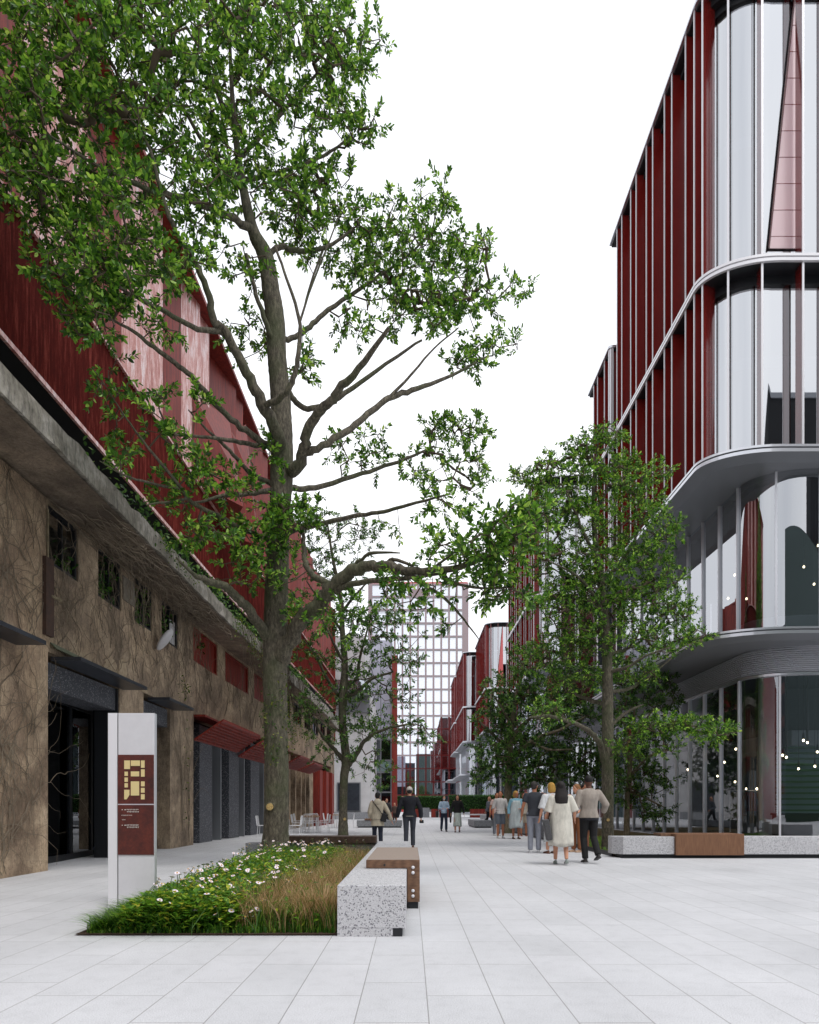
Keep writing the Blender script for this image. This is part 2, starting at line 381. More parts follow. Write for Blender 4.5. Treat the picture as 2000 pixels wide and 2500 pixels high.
def pieces(ops, a, b):
    out = []; c = a
    for o in ops: out.append((c, o[0])); c = o[1]
    out.append((c, b)); return out
mbw = MB()
for i, (a, b) in enumerate(pieces(ground_op, 4, YE)): wbox(mbw, a, b, 0, 4.0, -.40, 0)
wbox(mbw, 4, YE, 4.003, 5.65, -.55, 0.0)
for a, b in pieces(win_op, 4, YE): wbox(mbw, a, b, 5.653, 6.72, -.13, 0)
wbox(mbw, 4, YE, 6.723, 6.80, -.5, 0.0)
mbw.box(-12, wx(YE)-.003, YE-.3, YE-.004, 0, 6.8)
mbw.build('wall', M['oldwall'], OB)
# raised pier at the near end, a bit proud
pr = MB(); wbox(pr, 4, 11.9, 0, 6.75, .002, .06); pr.build('pier', M['oldwall2'], OB)
# interior
it = MB(); it.box(-12, -11.9, 4, YE-.4, 0, 6.8); it.box(-11.9, -7.3, 4, YE-.4, 4.3, 4.5); it.box(-11.9,-7.25,4,4.1,0,6.8)
it.box(-11.9, -8.05, 15.7, 16.0, 0, 4.2); it.box(-11.9,-7.25,19.1,19.4,0,4.2); it.box(-11.9,-8,29.8,30,0,4.2)
it.build('interior_wall', M['black2'], OB)
# eave
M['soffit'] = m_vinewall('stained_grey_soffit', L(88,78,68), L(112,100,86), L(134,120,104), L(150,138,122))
def fx(y): return -5.56 if y < 20 else (-5.56+(y-20)*.0213 if y < 40 else -5.134-(y-40)*.012)
def topz(y): return 7.21 if y < 26 else 7.21+(y-26)*.012
ys = [4,8,12,16,20,24,28,32,36,40,44,48.6]
ev = MB(); rng = random.Random(5)
ye = [4+k*.35 for k in range(128)]+[48.6]
jb_ = [(rng.gauss(0,.012), rng.gauss(0,.010), rng.gauss(0,.022)-(.05 if rng.random() < .08 else 0)) for _ in ye]     # worn, chipped edge
for i in range(len(ye)-1):
    a, b = ye[i], ye[i+1]; A_, B_ = jb_[i], jb_[i+1]
    ev.add([(wx(a)-1.5,a,6.82),(fx(a)+A_[0],a,6.785+abs(A_[1])),(fx(b)+B_[0],b,6.785+abs(B_[1])),(wx(b)-1.5,b,6.82),
            (wx(a)-1.5,a,topz(a)),(fx(a)-.02+A_[0]*.6,a,topz(a)+A_[2]),(fx(b)-.02+B_[0]*.6,b,topz(b)+B_[2]),(wx(b)-1.5,b,topz(b)),
            (fx(a)+A_[1],a,7.0),(fx(b)+B_[1],b,7.0)], [(3,2,1,0),(4,5,6,7),(1,2,9,8),(8,9,6,5)])
ev.add([(wx(4)-1.5,4,6.8),(fx(4),4,6.8),(fx(4),4,7.21),(wx(4)-1.5,4,7.21)], [(0,1,2,3)])
ev.add([(wx(48.6)-1.5,48.6,6.8),(fx(48.6),48.6,6.8),(fx(48.6),48.6,topz(48.6)),(wx(48.6)-1.5,48.6,topz(48.6))], [(3,2,1,0)])
ev.build('eave', M['fascia'], OB)
sf = MB()
for i in range(len(ys)-1):
    a, b = ys[i], ys[i+1]
    sf.add([(wx(a),a,6.79),(fx(a)-.05,a,6.762),(fx(b)-.05,b,6.762),(wx(b),b,6.79)], [(3,2,1,0)])
sf.build('soffit', M['soffit'], OB)
# canopies, black then red
for a, b in ((9.0,10.95),(12.1,15.15),(16.55,18.4)):
    c = MB(); wbox(c, a, b, 3.86, 3.93, .005, .56); c.build('canopy', M['charcoal'], OB)
def redcan(y0, y1, z_in, z_out, out):
    c = MB()
    a = [(wx(y0)+.01,y0,z_in),(wx(y0)+out,y0,z_out),(wx(y1)+out,y1,z_out),(wx(y1)+.01,y1,z_in)]
    c.add(a+[(x,y,z+.06) for x,y,z in a], [(3,2,1,0),(4,5,6,7),(0,1,5,4),(1,2,6,5),(2,3,7,6),(3,0,4,7)])
    for k in range(1, 9):
        t = k/9; xx = wx(y0)+out*t; zz = z_in+(z_out-z_in)*t
        c.add([(xx,y0,zz-.05),(xx+.03,y0,zz-.05),(wx(y1)+out*t+.03,y1,zz-.05),(wx(y1)+out*t,y1,zz-.05),(xx,y0,zz),(xx+.03,y0,zz),(wx(y1)+out*t+.03,y1,zz),(wx(y1)+out*t,y1,zz)],
              [(3,2,1,0),(0,1,5,4),(1,2,6,5),(2,3,7,6),(3,0,4,7)])
    o = c.build('canopy', M['corten'], OB); o['label'] = 'rust red slatted canopy'; return o
redcan(20.1, 24.6, 3.20, 3.80, .9); redcan(24.8, 29.2, 3.05, 3.65, .95); redcan(31.6, 35.0, 3.1, 3.6, .95); redcan(35.2, 38.5, 3.1, 3.5, .95)
pl = MB(); wbox(pl, 20.06, 27.5, 3.93, 3.99, -.1, .35); pl.build('canopy_beam', M['corten'], OB)
# grey stone lintel linings and jambs of the first openings
jb = MB(); jb.box(-7.2, -6.67, 14.90, 14.955, 0, 3.85); jb.build('jamb', M['black'], OB)
ln = MB(); ln.box(-7.35,-6.72,12.02,14.90,3.35,3.84); ln.box(-7.35,-6.72,16.32,18.08,3.35,3.84)
ln.build('stone_lining', M['granite_dark'], OB)
# glazed doors of the first opening, set back
dr = thing.__call__ if False else None
fr = MB(); gl = MB()
gx = lambda y: -7.42-(y-13.1)*.09
def gbox(mb, y0, y1, z0, z1, th, mi=0):
    mb.hexa([(gx(y0)-th,y0),(gx(y0)+th,y0),(gx(y1)+th,y1),(gx(y1)-th,y1)], z0, z1, mi)
for y in (12.05, 13.25, 14.45, 15.6): gbox(fr, y, y+.09, 0.05, 3.5, .04)
gbox(fr, 12.05, 15.7, 0, .13, .045); gbox(fr, 12.05, 15.7, 3.36, 3.5, .045)
gbox(gl, 12.14, 15.6, .12, 3.36, .006)
door = fr.build('glazed_door', M['black'], OB); g2 = gl.build('pane', M['glass_dk'], OB); g2.parent = door
# second opening glazing
fr = MB(); fr.box(-7.72,-7.64,16.05,16.14,0,3.8); fr.box(-7.72,-7.64,17.2,17.28,0,3.8); fr.box(-7.72,-7.64,16.1,19.1,0,.1); door = fr.build('glazed_door', M['black'], OB)
gl = MB(); gl.box(-7.69,-7.68,16.1,19.1,.1,3.8); p_ = gl.build('pane', M['glass_dk'], OB); p_.parent = door
# columns of the long opening
for i, (y0, y1) in enumerate(((21.0,22.3),(24.1,25.3),(26.9,28.2),)):
    c = MB(); c.hexa([(wx(y0)-.45,y0),(wx(y0)-.12,y0),(wx(y1)-.12,y1),(wx(y1)-.45,y1)], 0, 3.8); c.build('column', M['granite_dark'], OB)
for y in (23.2, 26.0, 28.9):
    c = MB(); c.box(wx(y)-.4, wx(y)-.1, y-.1, y, 0, 3.8); c.build('mullion', M['steel'], OB)
gl = MB(); gl.box(-7.65,-7.64,20,29.5,0,3.8); gl.build('shop_window', M['glass_dk'], OB)
for y in (32.6,34.0,35.4,36.8,38.0):
    c = MB(); c.box(wx(y)-.4, wx(y)-.08, y-.25, y, 0, 3.9); c.build('column', M['oldwall2'], OB)
gl = MB(); gl.box(-7.3,-7.29,31,39,0,3.8); gl.build('shop_window', M['glass_dk'], OB)
for y0, y1 in ((39.9,41.9),(42.2,44.2),(44.5,46.5)):
    c = MB(); wbox(c, y0, y1, 0, 3.5, -.3, .22); wbox(c, y0, y0+.1, 0, 3.5, .222, .4); o = c.build('door', M['corten'], OB); o['label'] = 'red metal door panel'
# windows: frames, panels
for i, (a, b) in enumerate(win_op):
    w_ = MB()
    for (y0,y1,z0,z1) in ((a+.003,a+.07,5.66,6.715),(b-.07,b-.003,5.66,6.715),(a+.07,b-.07,5.66,5.72),(a+.07,b-.07,6.65,6.715),((a+b)/2-.02,(a+b)/2+.02,5.72,6.65)) if i < 4 or i > 6 else \
            ((a+.003,a+.07,5.66,6.715),(b-.07,b-.003,5.66,6.715),(a+.07,b-.07,5.66,5.72),(a+.07,b-.07,6.65,6.715)):
        wbox(w_, y0, y1, z0, z1, -.11, -.03)
    wf = w_.build('window', M['black'] if not 4 <= i <= 6 else M['corten'], OB)
    if 4 <= i <= 6:
        q = MB(); wbox(q, a+.07, b-.07, 5.72, 6.65, -.12, -.09); q = q.build('red_panel', M['corten'], OB); q.parent = wf
    elif i > 6:
        q = MB(); wbox(q, a+.07, b-.07, 5.72, 6.65, -.08, -.07); q = q.build('pane', M['glass_dk'], OB); q.parent = wf
s_ = MB(); wbox(s_, 18.25, 18.7, 5.5, 6.4, -.15, -.08); s_.build('shutter', M['offwhite'], OB)
s_ = MB(); wbox(s_, 15.1, 15.72, 5.95, 6.5, .004, .03); s_.build('cement_patch', mat('cement_patch', L(138,130,118), .9, noise=(6,L(100,92,80),.4)), OB)
s_ = MB(); wbox(s_, 11.72, 11.98, 4.25, 5.65, .062, .13); s_.build('junction_box', mat('rusty_box', L(62,48,42), .8, noise=(9,L(84,60,48),.4)), OB)
s_ = MB(); s_.tube([(-6.57,11.86,5.62),(-6.57,11.86,6.55)], .022, 8); s_.tube([(-6.57,11.86,5.0),(-6.45,12.1,4.97)], .03, 8); s_.build('pipe', mat('pale_pipe', L(150,138,112), .8, noise=(9,L(90,78,60),.4)), OB)
s_ = MB()
for k in range(4): s_.tube([(-6.62+.03*k,12.05,4.17-.03*k),(-6.6+.03*k,13.3,4.14-.03*k)], .016, 6)
s_.build('conduit', mat('green_conduit', L(112,118,96), .6), OB)
M['plaster'] = mat('peeling_plaster', L(186,168,142), .9, noise=(8,L(150,130,104),.4))
# peeled plaster patches over the first canopy
r_ = random.Random(3)
for (yc, zc, ry, rz) in ((13.3,4.16,.5,.13),(14.5,4.25,.32,.2),(15.1,4.3,.22,.3),(16.35,4.05,.2,.1)):
    n = 13; c_ = [(yc+ry*math.cos(2*math.pi*k/n)*r_.uniform(.7,1.2), max(4.01, zc+rz*math.sin(2*math.pi*k/n)*r_.uniform(.7,1.2))) for k in range(n)]
    pp = MB(); pp.add([(-6.65+.012,y,z) for y,z in c_]+[(-6.65+.001,y,z) for y,z in c_], [tuple(range(n))]+[(k,(k+1)%n,(k+1)%n+n,k+n) for k in range(n)])
    pp.build('plaster_patch', M['plaster'], OB)

# ------------------------------------------------------------ red pleated building above it
def rx(y): return -7.6 if y < 25 else -7.6+(y-25)*.02
RB = thing('red_building', 'red metal clad building with pleated facade rising behind the old wall', 'building', (-7.6, 6, 0))
c = MB(); c.box(-22, -8.4, 4, 60, 6.9, 19.3); c.build('core_wall', M['black2'], RB)
def cseg(y0, y1, name='cladding'):
    c = MB(); pts = []
    n = int((y1-y0)/.055)
    for k in range(n+1):
        y = y0+(y1-y0)*k/n; o = .045 if k % 2 else 0
        pts.append((rx(y)+o, y))
    c.wall(pts, 9.85, 12.6)
    a, b = pts[0], pts[-1]
    c.add([(rx(y0),y0,9.845),(rx(y1),y1,9.845),(rx(y1)-.8,y1,9.845),(rx(y0)-.8,y0,9.845)], [(0,1,2,3)], 1)
    return c.build(name, [M['corr'],M['black2']], RB)
for y0 in range(4, 60, 4): cseg(y0, min(y0+4, 60), 'corrugated_skirt')
c = MB()
for y0, y1 in ((4,25),(25,60)):
    c.hexa([(rx(y0)+.035,y0),(rx(y0)+.10,y0),(rx(y1)+.10,y1),(rx(y1)+.035,y1)], 9.80, 9.90)
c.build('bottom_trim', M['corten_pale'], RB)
c = MB()
for y0, y1 in ((4,25),(25,60)):
    c.hexa([(rx(y0)-.1,y0),(rx(y0)+.10,y0),(rx(y1)+.10,y1),(rx(y1)-.1,y1)], 12.6, 12.66)
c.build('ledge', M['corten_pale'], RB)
y = 3.95; step = 4.65; k = 0
while y < 59:
    e = min(y+step, 60); f = (e-y)/step
    A0, A1, A2 = y, y+1.15*f, y+2.25*f
    c = MB()
    P = lambda yy, o, z: (rx(yy)+o, yy, z)
    # pale facets, sky sheen in their colour, lean back towards the street, red facet turns away
    zt = 19.4
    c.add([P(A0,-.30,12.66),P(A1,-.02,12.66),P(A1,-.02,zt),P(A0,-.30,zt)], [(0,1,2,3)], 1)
    c.add([P(A1,-.02,12.66),P(A1+.10,-.25,12.66),P(A1+.10,-.25,zt),P(A1,-.02,zt)], [(0,1,2,3)], 0)
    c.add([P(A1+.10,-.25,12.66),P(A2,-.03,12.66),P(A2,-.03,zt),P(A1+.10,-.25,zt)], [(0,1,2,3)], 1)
    mid = A2+(e-A2)*.35
    c.add([P(A2,-.03,12.66),P(mid,-.50,12.66),P(mid,-.60,zt),P(A2,-.03,zt)], [(0,1,2,3)], 0)
    c.add([P(mid,-.50,12.66),P(e,-.30,12.66),P(e,-.30,zt),P(mid,-.60,zt)], [(0,1,2,3)], 0)
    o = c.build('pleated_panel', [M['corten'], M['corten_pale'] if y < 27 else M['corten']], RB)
    y = e; k += 1
for ya, yb_, ztp, oo in ((23.2,27.6,16.6,1.15),(27.9,30.2,17.9,.8)):          # folded volume stepping out of the facade
    c = MB(); ym = ya+(yb_-ya)*.45
    c.add([P(ya,-.1,12.7),P(ym,oo,12.7),P(yb_,-.1,12.7),P(ya,-.1,ztp-.8),P(ym,oo*.55,ztp-2.2),P(yb_,-.1,ztp+.9)], [(0,1,4,3),(1,2,5,4),(3,4,5),(0,2,1)])
    c.build('folded_volume', M['corten'], RB)
c = MB(); c.box(-22,-7.4,4,60,19.3,19.45); c.box(-22,-6.9,59.9,60.0,7.2,19.3); c.build('roof', M['corten'], RB)

# ------------------------------------------------------------ right hand buildings
KY = .6      # the corners are flattened curves
def outline(xs, yf, R, xr, yb, n=12, o=0.0):
    """side from the back to the corner, arc, then front; o moves it inwards"""
    r = max(R-o, .05); k_ = KY
    pts = [(xs+o, yb), (xs+o, yf+o+r*k_+.03)]
    for i in range(n+1):
        a = math.pi/2*i/n
        pts.append((xs+o+r-r*math.cos(a), yf+o+r*k_-r*k_*math.sin(a)))
    pts.append((xs+o+r+.03, yf+o)); pts.append((xr, yf+o)); return pts
def along(path, steps):
    """points and outward normals along a polyline at given distances"""
    P = [Vector((p[0],p[1])) for p in path]; out = []
    acc = [0]
    for i in range(len(P)-1): acc.append(acc[-1]+(P[i+1]-P[i]).length)
    for s in steps:
        if s > acc[-1]: break
        for i in range(len(P)-1):
            if acc[i] <= s <= acc[i+1]:
                t = (P[i+1]-P[i]).normalized(); p = P[i]+t*(s-acc[i]); out.append((p, Vector((-abs(t.y) if abs(t.y)>1e-6 else 0, -abs(t.x))) .normalized() if True else 0)); break
    return out, acc[-1]
def slab(B, name, xs, yf, R, xr, yb, z, thick, m_edge, m_sof, inset):
    o0 = outline(xs, yf, R, xr, yb); o1 = outline(xs, yf, R, xr, yb, o=.12); oi = outline(xs, yf, R, xr, yb, o=inset)
    c = MB()
    V = lambda pth, zz: [(p[0],p[1],zz) for p in pth]
    og = outline(xs, yf, R, xr, yb, o=.05)
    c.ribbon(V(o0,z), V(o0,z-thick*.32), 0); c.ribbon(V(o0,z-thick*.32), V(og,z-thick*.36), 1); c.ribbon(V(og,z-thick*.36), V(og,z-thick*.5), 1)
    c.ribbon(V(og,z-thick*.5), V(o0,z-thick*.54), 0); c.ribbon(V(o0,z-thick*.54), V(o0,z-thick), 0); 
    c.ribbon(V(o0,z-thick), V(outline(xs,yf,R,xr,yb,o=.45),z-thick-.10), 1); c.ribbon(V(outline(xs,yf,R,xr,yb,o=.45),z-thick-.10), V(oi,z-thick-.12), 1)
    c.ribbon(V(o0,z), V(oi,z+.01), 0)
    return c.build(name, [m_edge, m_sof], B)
def finned(name, label, xs, yf, yb, R, xr, z0, z1, zt, detail=True, yb_slab=None, lower=True, gs=1.0, interior=True):
    B = thing(name, label, 'building', (xs, yf, 0))
    path = outline(xs, yf, R, xr, yb, 16)
    # distances for the fins: pairs 1.12 / .66 measured from the corner back along the side
    side = yb-(yf+R*KY); arc = math.pi/2*R*.82
    steps = []; s = side-.05; k = 0
    while s > 0: steps.append(s); s -= (.65 if k % 2 == 0 else 1.12)*gs; k += 1
    steps = sorted(steps); steps += [side+arc*.14, side+arc*.44, side+arc*.80]
    s = side+arc+.68
    while s < side+arc+(xr-xs-R): steps.append(s); s += 1.06*gs
    pts, tot = along(path, steps)
    for p, nrm in pts:
        q = p-nrm*(.50 if nrm.x < -.9 else .36); t = Vector((-nrm.y, nrm.x))*.025
        def bar(a, b, tt, za, zb, mat_, nm, par=B):
            c = MB(); c.hexa([tuple(a-tt),tuple(b-tt),tuple(b+tt),tuple(a+tt)], za, zb); return c.build(nm, mat_, par)
        fo = bar(p-nrm*.035, q, t, z0, z1, M['red'], 'fin')
        if detail: 
            e = bar(p, p-nrm*.033, t*(.95 if nrm.x < -.9 else 1.2), z0, z1, M['silver_w'], 'fin_trim'); e.parent = fo
    gp = outline(xs, yf, R, xr, yb, 16, o=.52)
    c = MB(); c.wall(gp, z0, zt-.45, 0, True); c.wall(gp, zt, z1-.5, 0, True); c.build('glazing', M['glass_hi'], B)
    c = MB(); c.band(outline(xs,yf,R,xr,yb,16,o=.50), outline(xs,yf,R,xr,yb,16,o=.9), zt-.45, zt); c.build('spandrel', M['black'], B)
    c = MB(); c.band(outline(xs,yf,R,xr,yb,16,o=.50), outline(xs,yf,R,xr,yb,16,o=.9), z1-.5, z1-.02); c.build('spandrel', M['black'], B)
    # solid red panels standing between every other pair of fins on the side
    for i in range(0, len(steps)-1):
        if steps[i+1] > side: break
        if steps[i+1]-steps[i] > .8*gs:
            a = path[0][1]-steps[i+1]; b = path[0][1]-steps[i]
            m_ = (a+b)/2
            c = MB(); c.box(xs+.44, xs+.50, a+.05, b-.05-.3*(i % 3 == 0), z0, z1-.5); c.build('red_panel', M['red_d'], B)
    c = MB()
    for zz in (zt,):
        c.band(outline(xs,yf,R,xr,yb,16,o=-.05), outline(xs,yf,R,xr,yb,16,o=.03), zz-.05, zz+.03)
        c.band(outline(xs,yf,R,xr,yb,16,o=-.05), outline(xs,yf,R,xr,yb,16,o=.03), zz-.19, zz-.10)
        c.band(outline(xs,yf,R,xr,yb,16,o=-.02), outline(xs,yf,R,xr,yb,16,o=.0), zz-.10, zz-.05)
    c.build('transom', M['silver_w'], B)
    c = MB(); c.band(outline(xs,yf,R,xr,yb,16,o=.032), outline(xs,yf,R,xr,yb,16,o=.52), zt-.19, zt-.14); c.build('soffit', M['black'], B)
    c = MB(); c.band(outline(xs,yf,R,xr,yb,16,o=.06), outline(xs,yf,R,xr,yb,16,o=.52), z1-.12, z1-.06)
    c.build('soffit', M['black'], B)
    c = MB(); c.band(outline(xs,yf,R,xr,yb,16,o=-.04), outline(xs,yf,R,xr,yb,16,o=.4), z1-.055, z1+.05); rf = c.build('roof_edge', M['silver'], B)
    ro = outline(xs,yf,R,xr,yb,16,o=.3); c = MB(); c.hexa(ro+[(xr,yb)], z1-.3, z1); c.build('roof', M['black2'], B)
    # cores
    c = MB()
    if interior:
        co = outline(xs,yf,R,xr,yb,8,o=5.5)
        c.hexa(co+[(xr,yb)], z0-.1, z1-.35); c.build('core_wall', M['int_dark'], B)
        for zz in (z0+2.9, zt+4.2):
            if zz < z1-1:
                c = MB(); c.hexa(outline(xs,yf,R,xr,yb,12,o=.95)+[(xr,yb)], zz, zz+.35); c.build('floor_slab', M['int_floor'], B)
    # end wall
    c = MB(); c.box(xs+.52, xr, yb-.15, yb, z0, z1-.35); c.box(xr-.01, xr+.14, yf+.52, yb-.15, z0, z1-.35); c.build('end_wall', M['red_d'], B)
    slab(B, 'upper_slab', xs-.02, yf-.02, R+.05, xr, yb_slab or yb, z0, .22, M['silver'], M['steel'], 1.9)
    return B
# main building
ZR, ZT, Z2, Z1 = 26.3, 17.5, 11.9, 6.5
BA = finned('office_building', 'large red finned glass building with rounded corner on the right', 8.92, 19.4, 29.3, 2.0, 20, Z2, ZR, ZT, yb_slab=33)
# ---- storeys below the red fins of the main building
def glazed_storey(B, xs, yf, R, xr, yb, z0, z1, m_glass, spacing=1.28, phase=.0, w_=.03, name='mullion', mm=None):
    c = MB(); c.wall(outline(xs,yf,R,xr,yb,16), z0, z1, 0, True); c.build('glazing', m_glass, B)
    side = yb-(yf+R*KY); arc = math.pi/2*R*.82; tot = side+arc+(xr-xs-R)
    s = phase; steps = []
    while s < tot: steps.append(s); s += spacing
    pts, _ = along(outline(xs,yf,R,xr,yb,16), steps)
    for p, n in pts:
        t = Vector((-n.y, n.x))*w_; a = p+n*.07; b = p-n*.06
        c = MB(); c.hexa([tuple(a-t),tuple(b-t),tuple(b+t),tuple(a+t)], z0, z1); c.build(name, mm or M['steel_l'], B)
glazed_storey(BA, 10.7, 20.15, 1.8, 20, 33, Z1-.05, Z2-.33, M['glass_mid'], phase=.1)
glazed_storey(BA, 10.85, 20.5, 1.9, 20, 45, 0.0, 5.37, M['glass_lo'], phase=.35)
slab(BA, 'lower_slab', 8.88, 19.35, 2.7, 20, 45, Z1, .20, M['silver'], M['steel'], 2.1)
c = MB()
for k in range(14):                     # louvre bank above the shop glass
    z = 5.40+k*.066
    o_ = outline(10.8, 20.42, 1.9, 20, 45, 16); i_ = outline(10.8, 20.42, 1.9, 20, 45, 16, o=.06)
    c.ribbon([(p[0],p[1],z) for p in o_], [(p[0],p[1],z+.05) for p in i_], 0, True)
    c.ribbon([(p[0],p[1],z) for p in o_], [(p[0],p[1],z-.012) for p in i_], 0, True)
c.build('louvre_bank', M['steel_l'], BA)
c = MB(); c.wall(outline(10.8,20.42,1.9,20,45,16,o=.065), 5.35, 6.4, 0, True); c.build('louvre_backing', M['black'], BA)
c = MB(); c.band(outline(10.8,20.42,1.9,20,45,16,o=-.03), outline(10.8,20.42,1.9,20,45,16,o=.1), 5.30, 5.37); c.band(outline(10.8,20.42,1.9,20,45,16,o=-.05), outline(10.8,20.42,1.9,20,45,16,o=.1), 6.34, 6.40); c.build('louvre_rail', M['silver'], BA)
c = MB(); c.band(outline(10.7,20.15,1.8,20,33,16,o=.15), outline(10.7,20.15,1.8,20,33,16,o=.3), Z1-.04, Z1+.62); c.build('sill_wall', M['offwhite'], BA)
# insides
c = MB(); c.hexa(outline(10.7,20.15,1.8,20,45,12,o=.35)+[(20,45)], 6.05, 6.3); c.hexa(outline(10.7,20.15,1.8,20,33,12,o=.35)+[(20,33)], 11.4, 11.6); c.build('floor_slab', M['int_dark'], BA)
c = MB(); c.box(14.5, 19.9, 26.5, 45, 0.02, 3.3); c.build('core_wall', M['int_mid'], BA)
c = MB(); c.box(15.5,19.9,24.5,33,6.5,11.4); c.build('core_wall', M['black2'], BA)
c = MB(); c.box(14.7,19.9,27,45,3.85,6.04); c.build('core_wall', M['int_dark'], BA)
c = MB(); c.hexa(outline(10.85,20.5,1.9,20,45,12,o=2.6)+[(20,45)], 3.35, 3.8); c.build('mezzanine', M['int_mid'], BA)
c = MB(); c.band(outline(10.85,20.5,1.9,20,45,12,o=2.55), outline(10.85,20.5,1.9,20,45,12,o=2.6), 3.32, 3.86); c.build('mezzanine_edge', M['steel'], BA)
c = MB(); c.hexa(outline(10.85,20.5,1.9,20,45,12,o=.05)+[(20,45)], 0.006, 0.02); c.build('shop_floor', M['int_floor'], BA)
for (x, y) in ((12.6,23.2),(12.6,29),(12.6,35),(17,23.2)):
    c = MB(); c.tube([(x,y,0.02),(x,y,6.05)], .26, 20); c.build('column', M['offwhite'], BA)
c = MB(); c.box(15.2,18.6,24.0,24.15,4.5,5.1); c.build('pale_panel', mat('pale_green_panel', L(150,176,174), .6), BA)  # plain panel in one even pale green
c = MB()
for k in range(13): c.box(13.4,15.0,23.95-k*.0,24.1,1.0+.21*k,1.07+.21*k)
c.build('wall_shelves', mat('green_shelf', L(70,104,70), .7), BA)
# furniture and stock inside the shop: dark counters, a clothes rail
for i, (x, y, w_, h) in enumerate(((12.3,21.6,1.6,.95),(15.6,21.9,1.9,1.0),(18.3,21.8,1.2,1.1))):
    c = MB(); c.box(x,x+w_,y,y+.7,.02,h-.06); c.box(x-.04,x+w_+.04,y-.04,y+.74,h-.06,h)
    o = setbase(c.build('counter', M['black']), (x,y,.02)); tag(o, ['dark counter inside the shop nearest the rounded glass corner','long dark counter in the middle of the shop behind glass','dark counter at the right edge of the shop'][i], 'counter')
CR = thing('clothes_rail', 'clothes rail hung with cream, red and grey garments behind the shop glass', 'clothes rail', (11.7,23.6,0))
c = MB(); c.tube([(11.5,23.6,.02),(11.5,23.6,1.75),(13.1,23.6,1.75),(13.1,23.6,.02)], .02, 8); c.build('rail_frame', M['steel_l'], CR)
for k, cc in enumerate(((196,190,150),(196,190,150),(70,74,78),(150,52,40),(180,74,58),(96,100,104),(120,126,128),(60,60,66),(96,40,36))):
    c = MB(); x = 11.58+k*.16; l = .95 if k < 2 else random.Random(k).uniform(.6,.85)
    c.add([(x,23.42,1.62),(x+.03,23.6,1.72),(x,23.78,1.62),(x,23.86,1.68-l),(x+.05,23.6,1.66-l),(x,23.34,1.68-l)], [(0,1,4,5),(1,2,3,4),(0,5,4,1)])
    c.add([(x+.09,23.42,1.62),(x+.06,23.6,1.72),(x+.09,23.78,1.62),(x+.09,23.86,1.68-l),(x+.05,23.6,1.66-l),(x+.09,23.34,1.68-l)], [(0,1,4,5),(1,2,3,4)])
    c.build('garment', mat('garment_cloth', L(*cc), .9), CR)
# pendant bulbs
def pendant(px, py, d, ztop, twin, lab):
    p = at(px, py, d)
    T = thing('pendant_lamp', lab, 'pendant lamp', (p.x,p.y,ztop), 'small bulbs hanging inside the glass building')
    c = MB(); c.tube([(p.x,p.y,ztop),(p.x,p.y,p.z+.22)], .008, 5); c.build('cord', M['black'], T)
    c = MB(); c.tube([(p.x,p.y,p.z+.26),(p.x,p.y,p.z+.05)], [.025,.045], 10); c.build('socket', M['black'], T)
    c = MB(); c.ell(p, (.036,.036,.044), 10, 8); c.build('bulb', M['bulb'], T)
    if twin:
        q = p+Vector((.13,0,-.07)); c = MB(); c.tube([(q.x,q.y,ztop),(q.x,q.y,q.z+.05)], [.012,.04], 8); c.build('socket', M['black'], T)
        c = MB(); c.ell(q, (.036,.036,.044), 10, 8); c.build('bulb', M['bulb'], T)
for i, (px, py, d, tw) in enumerate(((1797,1829,22.8,1),(1680,1879,25.5,0),(1722,1879,26,0),(1769,1861,24.2,0),(1752,1895,26,0),(1795,1909,25,0),(1804,1918,26,0),(1822,1926,27,0),(1911,1844,22.2,1),(1962,1808,21.7,1),(1996,1836,22.6,0),(1950,1877,22.8,0),(1990,1871,23,0),(1848,1926,23.4,0),(1880,1925,23.3,0))):
    pendant(px, py, d, 6.0 if d < 23.1 else 3.32, tw, ('pair of' if tw else 'single')+' bulb%s hanging behind the shop glass, %s' % ('s' if tw else '', ['left of the rounded corner','above the cream garment on the clothes rail','above the red garment on the clothes rail','above the right end of the clothes rail','low beside the clothes rail, higher one','low behind the corner mullion, uppermost','low behind the corner mullion, middle','low behind the corner mullion, lowest','in the middle of the curved glass','high beside the last full mullion','at the right picture edge, lower than the pair','just left of the last full mullion','just right of the last full mullion','low at the left of the curved glass','low at the centre of the curved glass'][i]))
for i, (px, py, d) in enumerate(((1794,1404,22.5),(1778,1461,22.5),(1823,1462,22.5),(1963,1384,21.8),(1988,1426,21.8),(1998,1332,21.5))):
    pendant(px, py, d, 11.4, 0, 'single bulb on the upper glazed floor, '+['above two others left of the corner','lower left of three near the corner','lower right of three near the corner','middle one of three by the right edge','lowest of three by the right edge','highest of three by the right edge'][i])

# ---- the other red buildings down the street
def wing(*a, **k):
    B = finned(*a, **k); return B
BA2 = finned('office_wing', 'lower red finned wing directly behind the large rounded building', 8.95, 29.5, 33.0, .2, 19, Z2, 21.9, ZT, detail=True, interior=False)
BB = finned('office_building', 'second red finned building along the right side, mostly behind trees', 9.4, 49.6, 64, 2.6, 26, Z2, 26.3, ZT, detail=True, gs=1.35, interior=True)
BC = finned('office_building', 'third red building with silver rounded corner, above the dark tree', 10.2, 89, 104, 2.2, 24, Z2, 26.3, ZT, detail=False, gs=1.3, interior=True)
BD = finned('office_building', 'fourth red building, narrow in view, left of the silver rounded corner', 8.5, 106, 124, 1.4, 22, Z2, 26.3, ZT, detail=False, gs=1.4, interior=False)
BE = finned('office_building', 'farthest red building on the right side, next to the pale grid tower', 8.35, 126, 137, 1.2, 20, Z2, 26.3, ZT, detail=False, gs=1.5, interior=False)
